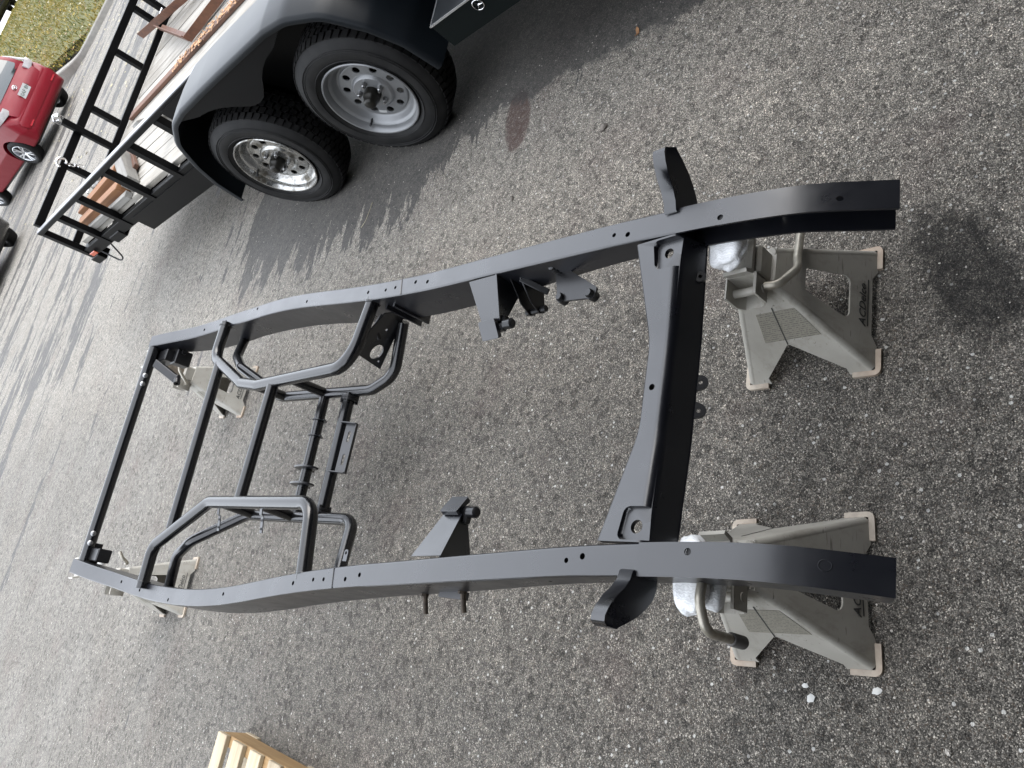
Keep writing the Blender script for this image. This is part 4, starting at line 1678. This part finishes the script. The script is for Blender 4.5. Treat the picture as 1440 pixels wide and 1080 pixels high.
def lumber(name, label, cat, a, b, wx, wz, m, group=None, c=.003, upv=(0, 0, 1)):
    """a loose timber from a to b (trailer coordinates)"""
    A, B = in_trailer(*a), in_trailer(*b)
    mid = (A + B) / 2
    d = B - A
    mb = MB()
    mb.beam(Vector((0, -d.length / 2, 0)), Vector((0, d.length / 2, 0)), wx, wz, upv, c)
    o = mb.build(name, M[m], None, smooth=0)
    o.location = mid
    o.rotation_euler = d.to_track_quat('Y', 'Z').to_euler()
    return tag(o, label, cat, group)

def build_trailer_load():
    # rust-brown frame lying across the deck
    t = thing('bed_frame', 'rust brown U-shaped steel frame lying on the trailer deck', 'steel frame', in_trailer(1.9, 3.0, .55), R(1.3))
    inv = Matrix.Translation(in_trailer(1.9, 3.0, .55)) @ Matrix.Rotation(R(1.3), 4, 'Z')
    inv = inv.inverted()
    L = lambda x, y, z: inv @ in_trailer(x, y, z)
    def angle(a, b, nm):
        mb = MB()
        a, b = L(*a), L(*b)
        mb.beam(a, b, .045, .008)
        s = (b - a).normalized().cross(Vector((0, 0, 1))) * .0225
        mb.beam(a + s + Vector((0, 0, .026)), b + s + Vector((0, 0, .026)), .006, .06)
        mb.build(nm, M['rust_frame'], t, smooth=0)
    angle((2.43, 3.95, .62), (2.10, 2.35, .58), 'frame_bar')
    angle((1.55, 2.43, .565), (1.78, 1.2, .565), 'frame_bar')
    angle((2.22, 3.42, .605), (1.57, 2.45, .572), 'frame_bar')
    # brown board by the near rail with wood chips
    lumber('brown_board', 'long thin brown board lying along the trailer deck beside the grey rail', 'board', (1.375, .2, .563), (1.375, 3.45, .563), .075, .026, 'brown_wood')
    mb = MB()
    rnd = random.Random(5)
    for i in range(300):
        f = rnd.random() ** .8
        p = in_trailer(1.375 + rnd.gauss(0, .03), .9 + 1.7 * f, .578 + rnd.uniform(0, .006))
        s = rnd.uniform(.005, .016)
        a = rnd.uniform(0, PI)
        d, e = Vector((math.cos(a) * s, math.sin(a) * s, rnd.uniform(-.2, .4) * s)), Vector((-math.sin(a) * s * .5, math.cos(a) * s * .5, 0))
        mb.add([p - d - e, p + d - e, p + d + e, p - d + e, p + Vector((0, 0, -.004))], [(0, 1, 2, 3), (0, 4, 1), (1, 4, 2), (2, 4, 3), (3, 4, 0)])
    o = mb.build('wood_chips', M['chips'], smooth=0)
    o['kind'] = 'stuff'
    g = 'scrap timbers in the far corner of the trailer'
    lumber('timber_post', 'short grey weathered post leaning across the far corner of the trailer deck', 'timber', (.72, 2.86, .635), (.36, 2.46, .59), .085, .085, 'grey_wood', g)
    lumber('timber_board', 'reddish brown board lying flat behind the grey post on the trailer', 'timber', (.95, 3.20, .575), (.50, 2.62, .575), .16, .03, 'brown_wood', g)
    lumber('timber_offcut', 'orange brown timber lying farthest from the wheels in the scrap pile on the trailer', 'timber', (.56, 2.78, .62), (.47, 3.42, .62), .09, .085, 'orange_wood', g)
    lumber('timber_offcut', 'orange brown timber next to the near deck edge in the scrap pile', 'timber', (.39, 2.60, .595), (.36, 3.40, .595), .085, .088, 'orange_wood', g)
    lumber('timber_offcut', 'grey brown thin timber on the very edge of the trailer deck in the scrap pile', 'timber', (.305, 2.50, .572), (.30, 3.30, .572), .045, .045, 'grey_wood', g)
    lumber('timber_post', 'upright grey plank end propped against the second rail post of the trailer', 'timber', (.75, 2.05, .58), (.50, 2.02, .76), .07, .03, 'grey_wood', g)
    lumber('timber_offcut', 'dark timber lying beside the fender end on the trailer deck', 'timber', (.78, 2.22, .60), (.62, 1.72, .60), .10, .09, 'grey_wood', g)
    # white rag-like lump between the timbers
    p = in_trailer(.60, 3.16, .67)
    o = lump(0, 0, 0, .035, .045, .022, 4.4, None, .3).build('white_rag', M['plate_white'], smooth=80)
    o.location = p
    tag(o, 'small crumpled white rag lying on the orange timber in the trailer', 'rag')
    # cargo hook with a short chain hung on the end gate
    t = thing('cargo_hook', 'silver cargo hook and chain hanging on the far gate of the trailer', 'hook', in_trailer(.80, 3.565, .80), R(1.3))
    mb = MB()
    arc = [Vector((-.0 + .035 * math.cos(a), -.012, .055 + .035 * math.sin(a))) for a in [R(-70 + 25 * k) for k in range(11)]]
    mb.tube(arc, [.006 + .006 * math.sin(PI * k / 10) for k in range(11)], 10)
    mb.build('hook', M['chrome'], t)
    for k in range(4):
        mb = MB()
        c = Vector((.01 + .012 * k, -.012, .018 - .028 * k))
        pts = []
        for q in range(16):
            a = 2 * PI * q / 16
            if k % 2:
                pts.append(c + Vector((.009 * math.cos(a), 0, .02 * math.sin(a))))
            else:
                pts.append(c + Vector((0, .009 * math.cos(a), .02 * math.sin(a))))
        mb.tube(pts, .0035, 6, closed=True)
        mb.build('chain_link', M['chrome'], t)

# ------------------------------------------------------------------ cars
def build_car(label, loc, rz, m, scale=1.0, plate_text=None, lights='clear', group=None):
    """compact crossover, rear end at local y=0, nose towards +y"""
    t = thing('parked_car', label, 'car', loc, rz, group)
    t.scale = (scale,) * 3
    L, W, H = 4.4, .89, 1.66
    def ring(y, w, z0, z1, r_, n=6, tuck=.0):
        """rounded section at y: half-width w, from z0 to z1"""
        pts = []
        q = fillet2([(-w + tuck, z0), (w - tuck, z0), (w, z0 + (z1 - z0) * .45), (w * .97, z1), (-w * .97, z1), (-w, z0 + (z1 - z0) * .45)], [r_ * .5, r_ * .5, r_, r_, r_, r_], 4)
        return [Vector((p.x, y, p.y)) for p in q]
    # lower body: rear bumper, flanks, bonnet
    st = [(.0, .70, .42, .68, .06), (.03, .78, .33, .74, .08), (.10, .84, .27, .86, .10), (.20, .875, .25, .98, .12), (.5, .89, .24, 1.02, .12), (1.2, .89, .24, 1.01, .12), (2.2, .89, .24, 1.0, .12),
          (3.0, .89, .24, .99, .14), (3.6, .875, .26, .95, .16), (4.1, .82, .30, .86, .16), (4.33, .70, .36, .72, .12), (4.4, .6, .42, .62, .06)]
    mb = MB()
    mb.loft([ring(*s, tuck=.06) for s in st])
    body = mb.build('body', m, t, smooth=50)
    # wheel arches cut out
    cut = MB()
    for yc in (.82, 3.42):
        cut.lathe([(-1.2, .0001), (-1.2, .385), (1.2, .385), (1.2, .0001)], 40, Matrix.Translation((0, yc, .34)))
    co = cut.build('cutter', m)
    co.parent = t
    bake_diff(body, co)
    mb = MB()
    mb.box(-.70, .70, .35, 3.9, .20, .60)
    mb.build('underbody', M['car_trim'], t)
    # hatch panel: sloping rear face
    hz = [(.035, .70, .66), (.045, .71, .80), (.085, .70, .93), (.10, .69, .98), (.115, .68, 1.03)]
    # greenhouse
    gs = [(.17, .72, .96, 1.10, .06), (.24, .71, .96, 1.30, .08), (.36, .69, .96, 1.50, .10), (.52, .66, .96, 1.60, .12), (.9, .66, .96, 1.65, .14), (1.7, .66, .96, 1.66, .14), (2.3, .66, .96, 1.60, .14),
          (2.75, .68, .96, 1.36, .10), (3.15, .70, .94, 1.06, .05)]
    mb = MB()
    mb.loft([ring(*s) for s in gs])
    mb.build('cabin', m, t, smooth=50)
    # rear window, set proud of the sloping tailgate
    def strip(pts, hw, nm, mat, par=t, off=.006, smooth=50):
        mb = MB()
        rings = []
        for (y, z), w in zip(pts, hw):
            rings.append([Vector((-w, y - off, z)), Vector((-w * .5, y - off - .010, z)), Vector((0, y - off - .014, z)), Vector((w * .5, y - off - .010, z)), Vector((w, y - off, z)),
                          Vector((w, y + .01, z)), Vector((0, y + .01, z)), Vector((-w, y + .01, z))])
        mb.loft(rings)
        return mb.build(nm, mat, par, smooth=smooth)
    strip([(.178, 1.085), (.20, 1.18), (.24, 1.29), (.30, 1.40), (.36, 1.49)], [.60, .60, .585, .56, .53], 'rear_window', M['car_glass'])
    strip([(.36, 1.515), (.30, 1.535), (.30, 1.56)], [.56, .56, .54], 'roof_spoiler', m, off=.03)
    tg = strip([(.030, .70), (.038, .80), (.075, .90), (.125, .985), (.165, 1.07)], [.60, .64, .66, .66, .64], 'tailgate', m, off=.012)
    strip([(.010, .46), (-.004, .53), (-.002, .62), (.012, .675)], [.70, .76, .77, .74], 'rear_bumper', m, off=.012)
    for sx in (-1, 1):
        for z0, nm in ((.40, 'reflector'),):
            pass
        # window glass along each flank
        mb = MB()
        for y0, y1, a0, a1 in ((.55, 1.35, .10, .06), (1.42, 2.28, .06, .14), ):
            vs = []
            for y, z, w in ((y0 + .02, 1.06, .722), (y1, 1.06, .722), (y1 - .02, 1.48, .672), (y0 + a0, 1.46, .675)):
                vs.append((sx * w, y, z))
            vs2 = [(sx * (abs(v[0]) - .03), v[1], v[2]) for v in vs]
            mb.add(vs + vs2, [(0, 1, 2, 3), (7, 6, 5, 4), (0, 4, 5, 1), (1, 5, 6, 2), (2, 6, 7, 3), (3, 7, 4, 0)])
        mb.build('side_window', M['car_glass'], t, smooth=0)
        # wrap-round tail lamps
        mb = MB()
        rings = []
        for i in range(7):
            f = i / 6
            y, x = [(.10, .56), (.085, .64), (.095, .72), (.13, .795), (.20, .845), (.30, .872), (.42, .882)][i]
            h = .075 - .03 * f
            zc = .945 + .05 * f
            d = Vector((sx * .0, -.03, 0)) if i < 3 else Vector((sx * .014, -.016, 0))
            p = Vector((sx * x, y, zc))
            rings.append([p + d + Vector((0, 0, h)), p + d * 1.4, p + d + Vector((0, 0, -h)), p - d + Vector((0, 0, -h)), p - d + Vector((0, 0, h))])
        mb.loft(rings)
        mb.build('tail_lamp', M['tail_clear'] if lights == 'clear' else M['tail_red'], t, smooth=50)
        mb = MB()
        rings = []
        for y, x, z, hw in ((.135, .80, .96, .035), (.16, .775, 1.04, .032), (.215, .745, 1.15, .028), (.29, .722, 1.27, .022), (.37, .70, 1.38, .014)):
            p = Vector((sx * x, y, z))
            u = Vector((sx * .6, -.8, 0)).normalized()
            v = Vector((sx * .8, .6, 0)).normalized() * hw
            rings.append([p + u * .016 + v, p + u * .022, p + u * .016 - v, p - u * .02 - v, p - u * .02 + v])
        mb.loft(rings)
        mb.build('pillar_lamp', M['tail_clear'] if lights == 'clear' else M['tail_red'], t, smooth=50)
        mb = MB()
        mb.box(min(sx * .52, sx * .68), max(sx * .52, sx * .68), -.026, -.012, .47, .50)
        mb.build('reflector', M['tail_red'], t)
        mb = MB()
        mb.tube(fillet([(sx * .885, 1.5, .90), (sx * .91, 1.52, .905), (sx * .91, 1.66, .905), (sx * .885, 1.68, .90)], .02), .012, 8)
        mb.build('door_handle', m, t)
        # mirrors
        mb = lump(sx * .99, 2.62, 1.08, .09, .05, .06, 1, None, 0)
        mb.build('door_mirror', m, t, smooth=60)
    # wheels
    for sx in (-1, 1):
        for yc in (.82, 3.42):
            wh = bpy.data.objects.new('wheel', None)
            wh.empty_display_size = .1
            col.objects.link(wh)
            wh.parent = t
            wh.location = (sx * .87, yc, .338)
            wh.rotation_euler = (0, 0, 0 if sx < 0 else PI)
            mb = tyre_mesh(.338, .21, .225, 48, False)
            mb.build('tyre', M['tyre'], wh, smooth=40)
            mb = MB()
            mb.lathe([(-.004, .225), (-.006, .215), (.02, .205), (.10, .20), (.19, .20), (.19, .225)], 40)
            mb.lathe([(.05, .0001), (.012, .05), (.012, .065), (.05, .07)], 20)
            for k in range(10):
                a = 2 * PI * (k // 2) / 5 + (.18 if k % 2 else -.18)
                a2 = 2 * PI * (k // 2) / 5 + (.10 if k % 2 else -.10)
                p, q = Vector((.02, .045 * math.cos(a2), .045 * math.sin(a2))), Vector((.004, .208 * math.cos(a), .208 * math.sin(a)))
                mb.beam(p, q, .028, .016, (1, 0, 0))
            mb.build('rim', M['alloy'], wh, smooth=40)
            mb = MB()
            mb.lathe([(.11, .0001), (.11, .198)], 24)
            mb.build('brake_disc', M['car_trim'], wh)
    # number plate, emblem, wiper
    mb = MB()
    mb.box(-.155, .155, .004, .010, .745, .90)
    pl = mb.build('number_plate', M['plate_white'], t)
    mb.v = []
    if plate_text:
        text_mesh('plate_number', plate_text, .10, M['plate_ink'], pl, Matrix.Translation((0, .003, .818)) @ Matrix.Rotation(PI / 2, 4, 'X'), .0012)
    mb = MB()
    c = Vector((0, .077, .985))
    mb.tube([c + Vector((.055 * math.cos(a), 0, .042 * math.sin(a))) for a in [2 * PI * k / 28 for k in range(28)]], .007, 8, closed=True)
    mb.tube([c + Vector((.018 * math.cos(a), 0, .040 * math.sin(a))) for a in [2 * PI * k / 20 for k in range(20)]], .006, 8, closed=True)
    mb.tube([c + Vector((.040 * math.cos(a), 0, .015 + .016 * math.sin(a))) for a in [2 * PI * k / 20 for k in range(20)]], .006, 8, closed=True)
    mb.build('emblem', M['chrome'], t)
    mb = MB()
    mb.tube([(0, .172, 1.10), (.05, .178, 1.13), (.34, .21, 1.20)], .008, 6)
    mb.build('rear_wiper', M['car_trim'], t)
    return t

# ------------------------------------------------------------------ pallet and ground litter
def build_pallet():
    t = thing('wooden_pallet', 'pale wooden pallet lying on the asphalt left of the chassis', 'pallet', (-.965, 2.79, 0), R(-1.8))
    Wd, Ln = 1.2, 1.0          # boards run along -x, stringers along -y
    for x in (-.019, -.6, -1.181):
        mb = MB()
        mb.box(x - .019, x + .019, -Ln, 0, .017, .103, None, .002)
        mb.build('stringer', M['pallet_edge'], t, smooth=0)
    y = 0.004
    k = 0
    while y > -Ln:
        mb = MB()
        wd = .078 if k else .07
        mb.box(-Wd + random.uniform(-.006, .006), random.uniform(-.004, .005), y - wd, y, .1035, .119 + random.uniform(-.001, .002), None, .002)
        mb.build('deck_board', M['pallet_wood'], t, smooth=0)
        y -= wd + .052
        k += 1
    for y in (0, -.45, -.9):
        mb = MB()
        mb.box(-Wd, .002, y - .09, y, .0005, .0165)
        mb.build('bottom_board', M['pallet_wood'], t, smooth=0)

def rock(name, label, cat, x, y, s, m, seed, flat=.6, group=None):
    from mathutils import noise as mn
    bm = bmesh.new()
    bmesh.ops.create_icosphere(bm, subdivisions=2, radius=1)
    for v in bm.verts:
        d = v.co.normalized()
        k = 1 + .45 * mn.noise(d * 1.7 + Vector((seed, 0, 0))) + .35 * mn.noise(d * 4.3 + Vector((0, seed, 0)))
        v.co = Vector((d.x * k * s, d.y * k * s * .75, max(-.1, d.z * k) * s * flat))
    mb = MB()
    mb.bm(bm)
    o = mb.build(name, M[m], None, smooth=25)
    o.location = (x, y, .002)
    o.rotation_euler = (0, 0, seed * 2.1)
    return tag(o, label, cat, group)

def build_litter():
    rock('plaster_chip', 'larger white plaster chip of the close pair by the near left jack stand', 'chip', -.499, .706, .009, 'white_chip', 1.3, .16)
    rock('plaster_chip', 'smaller white plaster chip of the close pair by the near left jack stand', 'chip', -.478, .718, .0065, 'white_chip', 2.3, .16)
    rock('plaster_chip', 'lone white plaster chip in front of the near left jack stand corner', 'chip', -.467, .584, .0085, 'white_chip', 3.9, .16)
    rock('stone', 'pale pebble standing alone at the near left of the drive', 'pebble', -.545, .468, .006, 'stone', 6.2)
    rock('bark_piece', 'curled grey bark piece beside the reddish stain on the asphalt', 'bark', 1.16, 1.493, .017, 'bark', 4.1)
    rock('bark_piece', 'small dark bark chip between the right rail and the trailer wheel', 'bark', 1.02, 1.90, .012, 'bark', 7.7)
    mb = MB()
    rnd = random.Random(9)
    pts = []
    for k in range(10):
        a = 2 * PI * k / 10
        r_ = .022 * (.7 + .3 * math.cos(2 * a)) * rnd.uniform(.85, 1.1)
        pts.append(Vector((r_ * math.cos(a), r_ * math.sin(a) * .7, .006 + .006 * math.cos(2 * a))))
    vs = pts + [Vector((0, 0, .002))] + [p - Vector((0, 0, .001)) for p in pts]
    mb.add(vs, [(k, (k + 1) % 10, 10) for k in range(10)])
    o = mb.build('leaf', M['leaf_brown'], None, smooth=0)
    o.location = (1.514, 1.407, 0)
    tag(o, 'dry brown leaf lying on the asphalt near the trailer toolbox', 'leaf')
    mb = MB()
    mb.tube(fillet([(1.218, 2.972, .004), (1.235, 2.93, .012), (1.30, 2.93, .006), (1.345, 2.93, .003)], .04), [.0015] * 2 + [.0012] * 16, 6)
    o = mb.build('straw', M['leaf_pale'], None)
    tag(o, 'thin pale straw lying on the damp asphalt between the right rail and the trailer wheels', 'straw')
    # loose chips worked out of the surface
    mb = MB()
    rnd = random.Random(11)
    base = []
    bm = bmesh.new()
    bmesh.ops.create_icosphere(bm, subdivisions=1, radius=1)
    bv = [v.co.copy() for v in bm.verts]
    bf = [tuple(v.index for v in f.verts) for f in bm.faces]
    bm.free()
    for i in range(2600):
        y = .2 + 4.5 * rnd.random() ** 1.5
        x = rnd.uniform(-1.6, 1.5 + .1 * y)
        s = rnd.uniform(.0012, .0032) * (1.6 if rnd.random() < .07 else 1)
        a = rnd.uniform(0, PI)
        q = Matrix.Translation((x, y, s * .35)) @ Matrix.Rotation(a, 4, 'Z') @ Matrix.Diagonal((s, s * rnd.uniform(.6, .9), s * .6, 1))
        mb.add([v * rnd.uniform(.8, 1.15) for v in bv], bf, q)
    o = mb.build('loose_chippings', M['stone'], None, smooth=0)
    o['kind'] = 'stuff'

# ------------------------------------------------------------------ build everything
build_ground()
build_lawn()
build_house()
build_added_woods()
build_chassis()
build_stands()
build_trailer()
build_trailer_load()
build_car('red crossover parked with its rear towards the trailer, beside the kerb', (7.72, 16.05, 0), R(5), M['car_red'], .93, '10AF 8H')
build_car('black car at the left of the road with only its rounded rear corner showing', (3.95, 14.55, 0), R(2), M['car_black'], .93, None, 'red')
build_car('black car standing beyond the top of the lawn with a white number plate', (18.6, 32.6, 1.33), R(-25), M['car_black'], .95, None, 'clear')
build_pallet()
build_litter()
